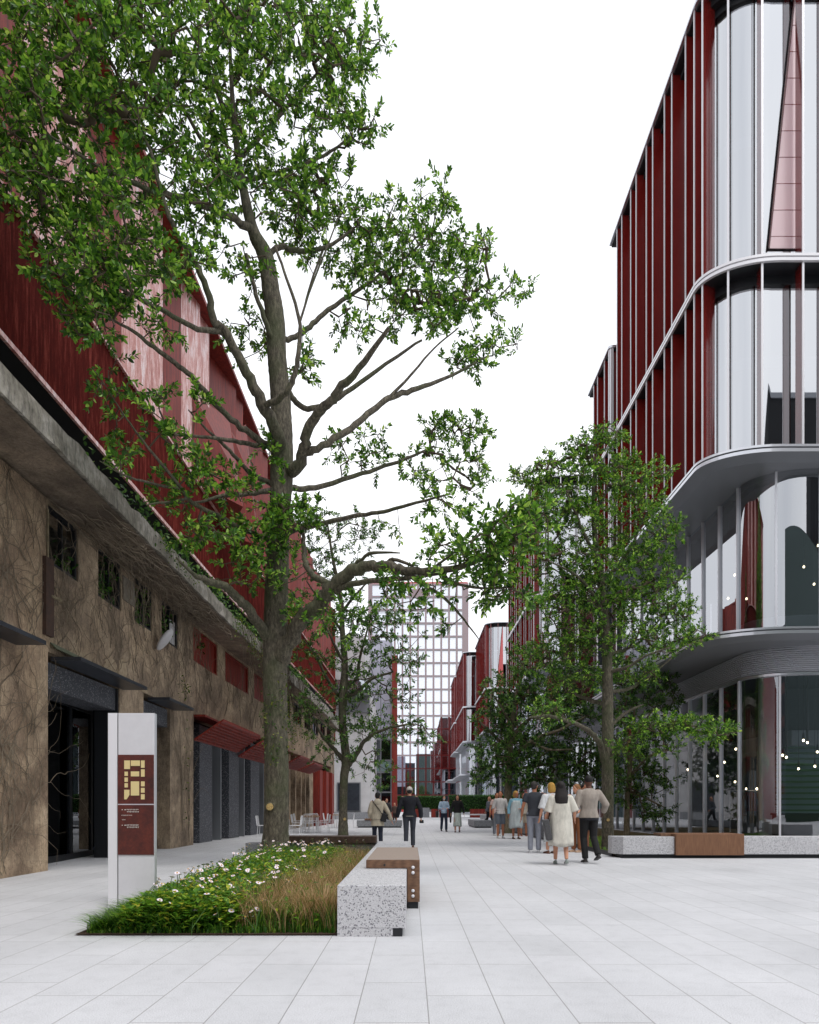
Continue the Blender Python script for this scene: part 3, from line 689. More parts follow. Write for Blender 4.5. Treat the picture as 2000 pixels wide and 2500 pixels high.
for B, xs, yf, yb in ((BB,9.4,49.6,64),(BC,10.2,89,104),(BD,8.5,106,124),(BE,8.35,126,137)):
    slab(B, 'lower_slab', xs-.6 if B is not BE else 7.2, yf-.5, 2, 22, yb, Z1, .2, M['silver'], M['steel'], 2)
    glazed_storey(B, xs+1.2, yf+1, 1.8, 20, yb, 0, Z1-.3, M['glass_lo'], spacing=2.4)
    glazed_storey(B, xs+1.2, yf+1, 1.8, 20, yb, Z1+.01, Z2-.33, M['glass_mid'], spacing=2.4)
    c = MB(); c.box(xs+4, 20, yf+4, yb-.2, 0, Z2-.35); c.build('core_wall', M['int_dark'], B)

# tapered pale pink panels standing in front of the glass of two buildings
M['pink'] = mat('pale_pink_panel', L(228,200,203), .25, 0, .7); M['pink_r'] = mat('coral_panel', L(196,96,96), .3)
def taper(B, pts, Y, mm, rows):
    V = [((px-CX)*Y/F, CH+(CY-py)*Y/F) for px, py in pts]
    c = MB(); n = len(V)
    c.add([(x,Y,z) for x,z in V]+[(x,Y+.03,z) for x,z in V], [tuple(range(n))]+[(k,(k+1)%n,(k+1)%n+n,k+n) for k in range(n)])
    (xa,za),(xb,zb) = V[0], V[1]
    if rows:
        zt_ = max(z for _,z in V); zz = za+.35
        while zz < zt_-.2:
            t = (zz-za)/(zb-za); xl = xa+(xb-xa)*t
            c.box(xl+.02, V[2][0]-.01, Y-.006, Y-.001, zz, zz+.018, 1); zz += .8
    o = c.build('tapered_panel', [mm, M['red']], B)
    e = MB(); e.tube([(xa,Y-.01,za),(xb,Y-.01,zb)], .03, 6); q = e.build('panel_edge', M['red_d'], B); q.parent = o
taper(BA, [(1877,606),(1940,-8),(1950,-8),(1950,606)], 19.86, M['pink'], True)
taper(BC, [(1211,1694),(1226.5,1530),(1228,1530),(1229,1694)], 89.45, M['pink_r'], False)
# ---- pale grid tower closing the street
TW = thing('grid_tower', 'tall tower with a red window grid and pale sky reflections closing the street', 'tower', (1.5,160,0))
x0, x1, yt = -10.3, 13.7, 160.0
zt_ = CH+(1971-1422)*.1
c = MB(); c.box(x0+.2, x1-.2, yt+1.6, yt+14, 0, zt_-.3); c.build('core_wall', mat('tower_inside', (.30,.29,.31,1), .8), TW)
c = MB(); c.wall([(x0-.6,yt-.12),(x1+.6,yt-.12)], 2, zt_-.2); c.build('outer_glazing', M['glass_tower'], TW)
c = MB(); c.wall([(x0+.1,yt+.56),(x1-.1,yt+.56)], 2, zt_-.2); c.build('glazing', M['mirror_tower'], TW)
for i in range(12):
    px = 900+(222+66*(i-1))*.2876
    if px > 1137: break
    xx = (px-CX)*.1
    c = MB(); c.box(xx-.22, xx+.22, yt, yt+.5, 0, zt_); c.build('grid_column', M['red_b'], TW)
for xx, ww in ((x0+.4,.5),(x1-.35,.75)):
    c = MB(); c.box(xx-ww, xx+ww, yt-.06, yt+.52, 0, zt_); c.build('corner_column', M['red_b'], TW)
for j in range(17):
    py = 1380+(265+112.4*j)*.2876
    if py > 1965: break
    zz = CH+(1971-py)*.1
    c = MB(); c.box(x0, x1, yt+.003, yt+.49, zz-.17, zz+.17); c.build('grid_beam', M['red_b'], TW)
c = MB(); c.box(x0,x1,yt+.006,yt+.48,zt_-.5,zt_+.1); c.build('grid_beam', M['red_b'], TW)
c = MB(); c.box((996-CX)*.1,(1050-CX)*.1,yt-.02,yt+.3,CH+(1971-1456)*.1,CH+(1971-1438)*.1); c.build('sign_board', M['red_b'], TW)

# ---- white building and grey tower on the left, beyond the old one
WB = thing('white_building', 'white plastered building with balcony slab beyond the old wall', 'building', (-5.5,62,0))
P = lambda px, d: (px-CX)*d/F
c = MB(); c.box(-16, P(906,62), 62, 75, 0, 11.9); c.box(-16,P(890,62),62.4,75,11.9,17.5); c.build('wall', M['offwhite'], WB)
c = MB(); c.box(P(823,62), P(881,62), 61.86, 61.99, .75, 3.5); wf = c.build('window', M['steel'], WB)
c = MB(); c.box(P(826,62), P(878,62), 61.80, 61.85, .85, 3.4); q = c.build('pane', M['charcoal'], WB); q.parent = wf
c = MB(); c.box(P(812,62), P(903,62), 60.8, 61.99, 11.6, 12.0); c.build('balcony_slab', M['steel'], WB)
c = MB(); c.box(P(830,62), P(903,62), 61.7, 61.98, 10.1, 11.3); c.build('window_band', M['steel'], WB)
c = MB(); c.box(P(812,62), P(903,62), 60.85, 60.9, 12.0, 13.0); c.build('balcony_glass', M['glass_mid'], WB)
c = MB(); c.box(P(812,62),P(905,62),61.4,62,0,.7); c.build('plinth', M['granite_grey'], WB)
GT = thing('glass_building', 'dark glass block with lilac upper facade between white wall and grid tower', 'building', (-3,72,0))
c = MB(); c.box(P(890,72), P(958,72), 72, 84, 8.6, 19.5); c.build('upper_wall', M['lilac'], GT)
c = MB(); c.box(P(890,72)+.02, P(957,72), 72.4, 84, 0, 8.6); c.build('inner_wall', M['black2'], GT)
c = MB(); c.box(P(905,72), P(957,72), 72.1, 72.14, 0, 8.6); c.build('glazing', M['glass_dk'], GT)
for px in (905, 930, 955):
    c = MB(); c.box(P(px,72)-.05, P(px,72)+.05, 71.95, 72.1, 0, 19.5); c.build('mullion', M['steel'], GT)
for z in (2.8, 5.0, 6.3, 8.6):
    c = MB(); c.box(P(905,72), P(957,72), 71.97, 72.09, z-.08, z+.08); c.build('transom', M['steel'], GT)
c = MB(); c.box(P(906,72), P(956,72), 72.0, 72.06, 5.1, 6.2); c.build('frosted_band', M['int_mid'], GT)
c = MB(); c.box(P(957,70), P(970,70), 70, 70.5, 0, CH+(1971-1600)*70/F); PL = c.build('rusty_pillar', M['corten'], None); setbase(PL, (P(963,70),70,0)); tag(PL, 'tall slim rust red pillar left of the grid tower', 'pillar')
# unseen block added behind the viewer to darken the shop glass reflections
OPP = thing('unseen_block', 'unseen dark block added behind the viewpoint to darken the shop glass', 'building', (25,-34,0))
c = MB(); c.box(3, 60, -50, -34, 0, 30); c.build('wall', mat('unseen_block_wall', L(70,84,82), .7), OPP)

OP3 = thing('unseen_block', 'unseen dark block added behind the viewpoint to darken the tower reflection', 'building', (-5,-62,0))  # unseen, added so the grid tower's lower glass mirrors something dark
c = MB(); c.box(-14, 2.5, -75, -62, 0, 27); c.build('wall', M['int_dark'], OP3)
for k in range(5):
    c = MB(); c.box(-13, 2, -61.99, -61.9, 3+k*4.8, 4.6+k*4.8); c.build('window_band', M['red_d'], OP3)
OP4 = thing('unseen_tower', 'unseen dark tower added behind the viewpoint to darken the right hand glass', 'tower', (60,-34,0))  # unseen, added to darken the front glass at the right edge
c = MB(); c.box(36.5, 80, -52, -34.5, 0, 47.5); c.build('wall', M['black2'], OP4)
c = MB(); c.box(36.3,80.2,-52.2,-34.3,47.5,48.1); c.build('roof_edge', M['steel'], OP4)
OP2 = thing('unseen_block', 'red clad block standing behind the viewpoint on the left', 'building', (-22,-20,0))
c = MB(); c.box(-40, -12, -40, -18, 0, 15); c.build('wall', M['corten'], OP2)

# ---- hedge and planters at the end of the street
def hedge(name, label, x0, x1, y0, y1, z0, z1, n, seed):
    r = np.random.default_rng(seed)
    T = thing(name, label, 'hedge', ((x0+x1)/2, y0, 0))
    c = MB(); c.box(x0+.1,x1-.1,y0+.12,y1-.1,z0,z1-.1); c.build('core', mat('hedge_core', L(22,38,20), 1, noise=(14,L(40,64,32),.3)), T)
    m = MB()
    for i in range(n):
        x = r.uniform(x0,x1); f = r.random()
        if f < .72: y = y0+r.uniform(0,.1); z = r.uniform(z0,z1)
        else: y = r.uniform(y0,y1); z = z1+r.uniform(-.12,.06)
        a = Vector(r.normal(size=3)).normalized()*.10; b_ = Vector(r.normal(size=3)).normalized()*.05
        p = Vector((x,y,z)); m.add([p-a, p+b_, p+a, p-b_], [(0,1,2,3)])
    m.build('leaves', M['hedge'], T)
hedge('hedge', 'clipped green hedge at the far left end of the street', -1.6, 4.0, 75, 76.2, .9, 2.4, 2600, 1)
hedge('hedge', 'long clipped green hedge behind the seated group on the far right', 4.3, 13.0, 74, 75.4, .6, 2.5, 3800, 2)
for i, (xa, xb, yy, lab) in enumerate(((-.4,1.2,74.3,'far rust red planter box left of the grey box'),(3.2,4.4,73,'far rust red planter box behind the two walking women'),(2.3,3.1,73.4,'far rust red planter box just right of the grey box'),(6.6,9.6,72.5,'long rust red planter box beyond the walking man in grey'))):
    c = MB(); c.box(xa,xb,yy,yy+.8,0,.95); c.box(xa+.06,xb-.06,yy+.06,yy+.74,.95,.955); o = setbase(c.build('planter_box', M['corten']), (xa,yy,0)); tag(o, lab, 'planter', 'rust red planter boxes at the end of the street')
c = MB(); c.box(1.3,2.1,73.5,74.2,0,1.1); 
for k in range(4): c.box(1.32+k*.2,1.36+k*.2,73.47,73.5,.05,1.05)
o = setbase(c.build('slatted_box', M['granite_grey']), (1.3,73.5,0)); tag(o, 'grey slatted box between two far rust red planters', 'planter')
c = MB()
P5 = at(1160,1971,60)
c.hexa([(5.4,58),(6.9,58),(6.5,58.9),(5.2,58.9)], .45, .55); c.hexa([(6.2,58.2),(6.9,58.2),(6.9,58.7),(6.2,58.7)], 0, .45); o = setbase(c.build('angled_bench', M['offwhite']), (6,58,0)); tag(o, 'small white angular bench in front of the far hedge', 'bench')

hedge('hedge', 'unseen hedge added behind the viewpoint to green the shop glass', 7, 34, -15.6, -14.2, 0, 4.6, 5200, 9)  # unseen, added for green reflections in the ground floor glass
# ---- café tables and chairs
def cafe_chair(loc, rz, label):
    T = thing('cafe_chair', label, 'chair', loc, 'white wire cafe chairs beside the old building', rz)
    for sx, sy in ((-1,-1),(1,-1),(-1,1),(1,1)):
        c = MB(); c.tube([(sx*.2,sy*.2,.0),(sx*.17,sy*.17,.45)], .011, 6); c.build('leg', M['white'], T, local=True)
    c = MB()
    for k in range(7): c.tube([(-.19+k*.063,-.2,.45),(-.19+k*.063,.2,.45)], .006, 5)
    c.tube([(-.2,-.2,.45),(.2,-.2,.45),(.2,.2,.45),(-.2,.2,.45),(-.2,-.2,.45)], .011, 6); c.build('seat', M['white'], T, local=True)
    c = MB(); c.tube([(-.2,.2,.45),(-.2,.25,.82),(.2,.25,.82),(.2,.2,.45)], .011, 6)
    for k in range(5): c.tube([(-.13+k*.066,.205,.47),(-.13+k*.066,.25,.82)], .006, 5)
    c.build('backrest', M['white'], T, local=True); return T
def cafe_table(loc, label):
    T = thing('cafe_table', label, 'table', loc, 'wooden topped cafe tables beside the old building')
    c = MB(); c.box(-.36,.36,-.36,.36,.70,.74); c.build('tabletop', M['wood_tan'], T, local=True)
    for sx, sy in ((-1,-1),(1,-1),(-1,1),(1,1)):
        c = MB(); c.tube([(sx*.31,sy*.31,0),(sx*.31,sy*.31,.70)], .014, 6); c.build('leg', M['white'], T, local=True)
M['wood_tan'] = mat('tan_timber', L(168,132,92), .5, noise=(12,L(140,104,66),.4,6,(1,8,1)))
spots = [(-5.05,25.2,'nearest wooden cafe table, beside the big tree'),(-4.5,29.5,'second wooden cafe table along the old wall'),(-5.1,33.5,'third wooden cafe table along the old wall'),(-4.0,36.5,'farthest wooden cafe table, nearest the bench')]
q = 0
ords = ['first','second','third','fourth']
for i, (x, y, lab) in enumerate(spots):
    cafe_table((x,y,0), lab)
    for dx, dy, rz, sd_ in ((0,-.62,math.pi,'front'),(0,.62,0,'back'),(-.62,0,math.pi/2,'left'),(.62,0,-math.pi/2,'right')):
        cafe_chair((x+dx,y+dy,0), rz, 'white wire chair at the %s side of the %s cafe table along the wall' % (sd_, ords[i]))

# ---- benches and planters along the street
def bench_far(x0, x1, y0, y1, h, lab, wood=None):
    T = thing('stone_bench', lab, 'bench', (x0,y0,0))
    c = MB(); c.box(x0,x1,y0,y1,.07,h); c.build('stone_block', M['granite_grey'], T, bevel=.01)
    c = MB(); c.box(x0+.06,x1-.06,y0+.06,y1-.06,0,.07); c.build('plinth', M['black'], T)
    if wood:
        c = MB(); c.box(wood[0],wood[1],y0-.03,y1+.03,h+.003,h+.09); c.build('timber_seat', M['wood'], T)
bench_far(P(871,36.8), P(982,36.8), 36.8, 37.6, .42, 'long grey stone bench behind the couple holding hands', (P(890,36.8),P(912,36.8)))
bench_far(P(1152,38), P(1195,38), 36.5, 40.5, .42, 'low grey stone bench left of the bald man')
# low edging and stone blocks of the tree strip on the right (behind the people)
SP = thing('tree_strip', 'long planted strip with black edging under the right hand trees', 'planter', (4.76,14.8,0))
c = MB(); c.box(4.72,4.76,15.4,36,0,.10); c.build('edging', M['black'], SP)
c = MB(); c.add([(4.76,15.0,.05),(10.2,15.0,.05),(9.9,36,.05),(4.76,36,.05)], [(0,1,2,3)]); c.build('soil', mat('mossy_soil', L(70,72,30), 1, noise=(2.4,L(112,84,48),.3), bump=(30,.6,.03)), SP)
for i, (y0, y1) in enumerate(((19.0,20.6),(22.0,25.0),(27,29.6),(31,34))):
    c = MB(); c.box(4.66,5.15,y0,y1,.06,.5); o = setbase(c.build('stone_block', [M['granite_grey'],M['granite_dark'],M['granite_grey'],M['granite_grey']][i]), (4.7,y0,.0)); tag(o, ['dark stone seat block behind the brown trousers','long grey stone seat block behind the man in grey jeans','grey stone seat block behind the woman in blue','grey stone seat block behind the man in shorts'][i], 'seat block', 'stone seat blocks along the tree strip')
# front granite planter wall with timber seat
PW = thing('granite_planter', 'low speckled white granite planter wall with timber box seat on the right', 'planter', (4.63,14.8,0))
def gblock(x0, x1, ch=False):
    c = MB()
    pl = [(x0+.18,14.8),(x1,14.8),(x1,15.35),(x0,15.35),(x0,15.05)] if ch else [(x0,14.8),(x1,14.8),(x1,15.35),(x0,15.35)]
    c.hexa(pl, .085, .484); c.build('stone_block', M['granite'], PW, bevel=.008)
gblock(4.62, 5.96, True); gblock(7.50, 9.6); gblock(9.606, 12); gblock(12.006, 15)
c = MB(); c.box(4.78,15,14.84,15.3,0,.085); c.box(4.76,15,14.76,14.84,0,.02); c.build('plinth', M['black'], PW)
c = MB(); c.box(5.966,7.494,14.72,15.45,.07,.55)
c.build('timber_seat', M['wood_v'], PW, bevel=.006)
c = MB(); c.box(5.72,5.96,15.0,15.45,.49,.55); c.build('timber_shelf', M['wood'], PW)
gr = np.random.default_rng(8)
def blades(name, n, fx_, hmin, hmax, mats, lean=.5, wd=.006, seed=0, seg=3):
    r = np.random.default_rng(seed); m = MB()
    for i in range(n):
        x, y, z, hh, mi = fx_(r)
        h = hh*r.uniform(hmin, hmax); a = r.uniform(0, 2*math.pi); l = lean*r.uniform(.3,1)*h
        dx, dy = math.cos(a)*l, math.sin(a)*l; sx, sy = -math.sin(a)*wd, math.cos(a)*wd
        vs = []
        for k in range(seg):
            t = k/seg; vs += [(x+dx*t*t-sx*(1-t*.6), y+dy*t*t-sy*(1-t*.6), z+h*(t-.25*t*t*lean)), (x+dx*t*t+sx*(1-t*.6), y+dy*t*t+sy*(1-t*.6), z+h*(t-.25*t*t*lean))]
        vs.append((x+dx, y+dy, z+h*(1-.25*lean)))
        fs = [(2*k,2*k+1,2*k+3,2*k+2) for k in range(seg-1)]+[(2*seg-2,2*seg-1,2*seg)]
        m.add(vs, fs, mi)
    return m.build(name, mats)
o = blades('grass', 5000, lambda r: (r.uniform(4.8,7.6), r.uniform(15.4,24), .05, r.uniform(.06,.16), 0), .6, 1, [M['grass']], 1.0, .008, 4)
tag(o, 'short grass in the tree strip on the right', 'grass', kind='stuff')

# ---- pylon sign
SG = thing('sign_pylon', 'tall white wayfinding pylon with rust brown map panel beside the flower bed', 'sign', (-3.25,7.6,0))
q = lambda px: (px-CX)*7.6/F
zz = lambda py: CH+(CY-py)*7.6/F
c = MB(); c.box(q(263.5), q(286), 7.60, 7.70, 0, 2.243); c.build('side_panel', M['white'], SG, bevel=.003)
c = MB(); c.box(q(286)+.0005, q(288.2), 7.615, 7.69, 0, 2.238); c.build('groove', M['black'], SG)
c = MB(); c.box(q(288.4), q(376.5), 7.602, 7.65, 0, 2.243); c.build('main_panel', M['white2'], SG, bevel=.003)
c = MB(); c.box(q(376.5)+.001, q(377.6), 7.61, 7.665, 0, 2.24); c.build('back_panel', M['steel_l'], SG)
c = MB(); c.box(q(288.6), q(376), 7.592, 7.6015, zz(2087), zz(1965)); c.box(q(288.6), q(376), 7.592, 7.6015, zz(1963), zz(1843)); mp = c.build('map_panel', M['corten_dk'], SG)
c = MB()
def R2(x0, y0, x1, y1): c.box(q(150+x0*.2551), q(150+x1*.2551), 7.588, 7.5915, zz(1700+y1*.2551), zz(1700+y0*.2551))
for r_ in ((605,615,660,697),(668,615,755,667),(765,615,800,685),(668,720,748,767),(765,700,800,770),(608,722,640,763),(608,778,640,820),(608,832,640,873),(668,815,748,950),(765,815,800,862),(765,877,800,923),(765,937,800,987)): R2(*r_)
pg = [(605,895),(655,895),(655,945),(628,987),(605,987)]
f_ = [(q(150+a*.2551), zz(1700+b*.2551)) for a, b in pg]
c.add([(a,7.588,b) for a,b in f_]+[(a,7.5915,b) for a,b in f_], [(0,1,2,3,4)]+[(k,(k+1)%5+0,(k+1)%5+5,k+5) for k in range(5)])
o = c.build('map_blocks', mat('cream_map_block', L(226,206,148), .5), SG); o.parent = mp
c = MB()
for rowy, x_a, x_b, hh in ((1080,628,735,13),(1100,632,738,13),(1136,580,682,9),(1178,584,618,9),(1228,628,735,13),(1248,632,738,13)):
    x = x_a; rr = random.Random(rowy)
    while x < x_b:
        wd_ = 12 if hh > 10 else 7
        R2(x, rowy, x+wd_*.8, rowy+hh*.35); R2(x+rr.choice((0,3)), rowy+hh*.45, x+wd_*.62, rowy+hh*.7); 
        if rr.random() < .7: R2(x+wd_*.3, rowy, x+wd_*.5, rowy+hh)
        x += wd_*1.22
R2(582,1082,590,1090); R2(582,1230,590,1238); R2(608,1082,620,1090); R2(608,1230,620,1238)
o = c.build('lettering', mat('white_lettering', L(228,224,218), .5), SG); o.parent = mp
c = MB(); c.box(q(288.6), q(376), 7.590, 7.5925, zz(1965.2), zz(1962.8)); o = c.build('divider', M['steel_l'], SG); o.parent = mp

# ---- satellite dish on the wall
DS = thing('satellite_dish', 'small white satellite dish fixed under the old windows', 'satellite dish', (-6.62,17.1,5.45))
c = MB(); c.ell((-6.38,17.0,5.50), (.085,.20,.33), 18, 12, rot=Euler((0,math.radians(36),0)).to_matrix()); c.build('dish', M['offwhite'], DS)
c = MB(); c.tube([(-6.64,17.1,5.3),(-6.4,17.05,5.45)], .02, 6); c.build('bracket', M['steel'], DS)
# ------------------------------------------------------------ flower bed, granite bench wall
BX0, BX1, BY0, BY1 = -3.01, -.655, 5.86, 13.0
c = MB(); c.add([(BX0,BY0,.012),(BX1,BY0,.012),(-.66,13.0,.012),(-3.3,13.0,.012)], [(0,1,2,3)])
struct(c.build('soil', M['soil']))
GW = thing('granite_bench', 'white speckled granite bench wall edging the flower bed, with timber seat', 'bench', (-.35,5.82,0))
c = MB(); c.box(-.653,-.045,5.82,13.4,.075,.455); c.build('stone_block', M['granite'], GW, bevel=.006)
c = MB(); c.box(-.653,-.16,5.822,13.38,0,.075); c.build('stone_base', M['granite'], GW)
c = MB(); c.box(-.158,-.075,5.83,13.36,0,.073); c.build('plinth', M['black'], GW)
# timber L seat
TS = thing('timber_seat', 'brown timber L shaped seat with white bolts clamped over the granite bench', 'seat', (.03,7.42,0))
c = MB(); c.box(-.505,.102,7.42,9.7,.461,.553); c.build('seat_slab', [M['wood_seat']] if 'wood_seat' in M else M['wood'], TS, bevel=.004)
c = MB(); c.box(-.500,.097,7.425,9.695,.5535,.557); c.build('seat_top', M['wood_top'], TS)
c = MB(); c.box(-.038,.102,7.422,9.698,.078,.4605); c.build('seat_side', M['wood'], TS)
c = MB(); c.box(-.03,.085,7.44,9.68,0,.076); c.build('seat_base', M['black'], TS)
for px_, py_ in ((1008.5,2118),(1008.5,2131),(1008.5,2175),(1008.5,2188)):
    p = at(px_, py_, 7.415); c = MB()
    c.ell((p.x,7.418,p.z), (.019,.012,.019), 12, 8); c.build('bolt', M['white'], TS)
p = at(939, 2112, 7.42); c = MB(); c.ell((p.x,7.4195,p.z), (.012,.003,.014), 10, 6); c.build('knot', M['black'], TS)
# rear cross wall of the bed with its timber top
GB = thing('granite_bench', 'rear granite bench wall crossing behind the flower bed, dark timber top', 'bench', (-2,13.4,0))
x_l = -3.28
c = MB(); c.box(x_l,-.66,13.0,13.4,.06,.44); c.build('stone_block', M['granite_grey'], GB, bevel=.006)
c = MB(); c.box(x_l,-.66,13.42,13.9,.06,.40); c.build('stone_back', M['granite'], GB)
c = MB(); c.box(at(650,0,12.9).x,at(918,0,12.9).x,12.93,13.45,.443,.575); c.build('timber_seat', M['wood_dk'] if 'wood_dk' in M else M['wood'], GB, bevel=.004)
# planting
def leftx(y):     # left edge of the planting runs a little outside the pylon
    return -2.95-(y-5.86)*.03 if y < 8 else -3.01-(y-8)*.02
def hcurve(x, y):
    u = (x-leftx(y))/(BX1-leftx(y))
    return max(.15, min(1, .25+u*3.2))*min(1, .45+(y-5.86)*1.6+.25)
def pt_green(r):
    y = 5.92+(13.0-5.92)*r.random()**1.25; xl = leftx(y); x = r.uniform(xl+.02, BX1-.02) if r.random() < .22 else r.uniform(xl+.02, -1.35)
    return x, y, .012, (.32+.14*min(1,(y-5.9)/4))*hcurve(x,y)*(.38+.62*min(1,(y-5.9)*1.2)), 0
def pt_left(r):
    y = r.uniform(5.95, 8.3); x = leftx(y)+r.random()**1.1*.85+.01; return x, y, .012, .32*min(1,.5+(x-leftx(y))*1.5), 0
o = blades('grass', 24000, pt_green, .55, 1.1, [M['grass']], .7, .009, 1); tag(o, 'bright green grassy foliage filling the flower bed', 'foliage', kind='stuff')
o = blades('grass', 12000, pt_left, .7, 1.2, [M['leaf']], 1.5, .005, 2, 4); tag(o, 'dark green arching grass at the left tip of the flower bed', 'grass', kind='stuff')
def pt_tan(r):
    y = 5.95+(12.9-5.95)*r.random()**1.15; xl = -1.35-(y-5.9)*.09
    x = r.uniform(xl-.25, BX1-.03) if r.random() < .25 else r.uniform(xl, BX1-.03)
    return x, y, .012, .55*(.82+.24*math.sin(x*9+y*3)*math.sin(y*5.3+x*2)), 0 if r.random() < .9 else 1
o = blades('grass', 20000, pt_tan, .6, 1.1, [M['grass_tan'],M['grass']], .7, .0036, 3); tag(o, 'tan feathery grass along the granite bench', 'grass', kind='stuff')
o = blades('grass', 9000, lambda r: (r.uniform(-1.4,BX1-.03), 5.95+r.random()**1.3*3, .012, .30, 0), .6, 1.1, [M['leaf']], .5, .004, 13); tag(o, 'olive green grass low in front of the tan grass', 'grass', kind='stuff')
# broad leafed clumps
r = np.random.default_rng(11); m = MB()
for i in range(10500):
    y = 5.90+r.random()**1.6*6; xl = leftx(y); x = r.uniform(xl+.30, -1.55+(y-5.9)*.07 if r.random()<.93 else BX1-.1)
    h = r.uniform(.08,.36+.1*min(1,(y-5.9)/4))*hcurve(x,y)
    a = r.uniform(0,2*math.pi); d = Vector((math.cos(a),math.sin(a),r.uniform(-.1,.8))).normalized(); s = Vector((-math.sin(a),math.cos(a),0))
    l = r.uniform(.04,.10); w_ = l*.26; p = Vector((x,y,h))
    m.add([p, p+d*l*.4+s*w_+Vector((0,0,.01)), p+d*l, p+d*l*.4-s*w_+Vector((0,0,.01))], [(0,1,2),(0,2,3)])
o = m.build('foliage', M['leafy']); tag(o, 'yellow green broad leaves among the daisies', 'foliage', kind='stuff')
# daisies
M['petal'] = mat('pale_pink_petal', L(240,228,238), .6); M['yolk'] = mat('yellow_flower_centre', L(214,166,48), .7); M['stem'] = mat('flower_stem', L(70,104,44), .7)
def daisy0(R_, loc):
    c = MB(); n = 13
    for k in range(n):
        a = 2*math.pi*k/n; d = Vector((math.cos(a),math.sin(a),.12)); s = Vector((-math.sin(a),math.cos(a),0))
        c.add([d*R_*.2-s*R_*.07, d*R_*.75-s*R_*.17, d*R_, d*R_*.75+s*R_*.17, d*R_*.2+s*R_*.07], [(0,1,2,3,4)])
    o = c.build('daisy', [M['petal'], M['stem']])
    me = o.data
    c = MB(); c.ell((0,0,.006), (R_*.28,R_*.28,R_*.16), 9, 5)
    y = c.build('flower_centre', M['yolk'], o, local=True)
    c = MB(); c.tube([(0,0,0),(.01,.005,-.15),(0,0,-.3)], .003, 5); c.build('stem', M['stem'], o, local=True)
    return o
fl = daisy0(.028, (0,0,0)); first = True
fpts = []
px_list = [(390,2198),(400,2234),(418,2207),(428,2177),(432,2159),(450,2163),(462,2150),(470,2158),(476,2223),(500,2150),(506,2153),(505,2183),(526,2232),(528,2214),(562,2162),(570,2180),(590,2175),(602,2158),(600,2240),(614,2225),(622,2236),(628,2220),(634,2223),(640,2200),(645,2197),(565,2224),(530,2190),(545,2170),(560,2120),(575,2116),(590,2112),(610,2120),(540,2130),(508,2137),(520,2124),(496,2133),(470,2124),(482,2125)]
r = np.random.default_rng(21)
for i in range(285):
    if i < 38:
        px, py = px_list[i]; z = .36; dd = (CH-z)*F/(py-1971)
        front = dd < 6.1
        if front: dd = r.uniform(5.90,6.0)
        z = CH-(py-1971)*dd/F; x = (px-CX)*dd/F; y = dd
    else:
        y = 6.2+r.random()**1.3*6.6; xl = leftx(y); x = r.uniform(xl+.35, -1.35 if r.random()<.85 else -.75)
        z = (.34+.12*min(1,(y-5.9)/4))*max(.7,hcurve(x,y))+r.uniform(-.02,.05)
    if i >= 38: z += r.uniform(.02,.09)
    o = fl if first else copytree(fl)
    first = False
    o.location = (x,y,z); o.rotation_euler = (r.uniform(.1,.75), r.uniform(-.35,.35), r.uniform(0,6)); s = r.uniform(.8,1.2); o.scale = (s,s,s)
    tag(o, 'pale pink daisy with yellow centre in the flower bed', 'flower', 'daisies in the flower bed')
# ------------------------------------------------------------ trees
def catmull(P, R, n=5):
    out, rad = [], []
    for i in range(len(P)-1):
        p0, p1, p2, p3 = P[max(i-1,0)], P[i], P[i+1], P[min(i+2,len(P)-1)]
        for k in range(n):
            t = k/n
            out.append(.5*((2*p1)+(p2-p0)*t+(2*p0-5*p1+4*p2-p3)*t*t+(3*p1-p0-3*p2+p3)*t**3)); rad.append(R[i]*(1-t)+R[i+1]*t)
    out.append(P[-1]); rad.append(R[-1]); return out, rad
def leaves_mesh(name, mat_, P, D, S, parent, rs):
    """one folded six-vertex leaf per row; P base, D direction, S length"""
    n = len(P); Dn = D/np.linalg.norm(D,axis=1,keepdims=True)
    U = rs.normal(size=(n,3))*.55; U[:,2] += 1.0
    W = np.cross(Dn, U); W /= np.linalg.norm(W,axis=1,keepdims=True)+1e-9
    Nn = np.cross(W, Dn); wd = (S*.235)[:,None]; S_ = S[:,None]
    cv = (rs.uniform(-.10,.03,size=n)*S)[:,None]
    V = np.stack([P, P+Dn*S_*.34+W*wd+Nn*wd*.35+Nn*cv*.3, P+Dn*S_*.72+W*wd*.8+Nn*wd*.25+Nn*cv*.8, P+Dn*S_+Nn*cv*1.6,
                  P+Dn*S_*.72-W*wd*.8+Nn*wd*.25+Nn*cv*.8, P+Dn*S_*.34-W*wd+Nn*wd*.35+Nn*cv*.3], axis=1).reshape(-1,3)
    V -= np.array(parent['_loc'])
    base = (np.arange(n)*6)[:,None]
    Fc = np.concatenate([base+np.array([0,1,2,3]), base+np.array([0,3,4,5])], axis=1).reshape(-1,4)
    me = bpy.data.meshes.new(name); me.vertices.add(n*6); me.vertices.foreach_set('co', V.ravel())
    me.loops.add(len(Fc)*4); me.loops.foreach_set('vertex_index', Fc.ravel().astype(np.int32))
    me.polygons.add(len(Fc)); me.polygons.foreach_set('loop_start', (np.arange(len(Fc))*4).astype(np.int32)); me.polygons.foreach_set('loop_total', np.full(len(Fc),4,dtype=np.int32))
    me.materials.append(mat_); me.update(calc_edges=True); me.validate()
    o = bpy.data.objects.new(name, me); COL.objects.link(o); o.parent = parent; return o
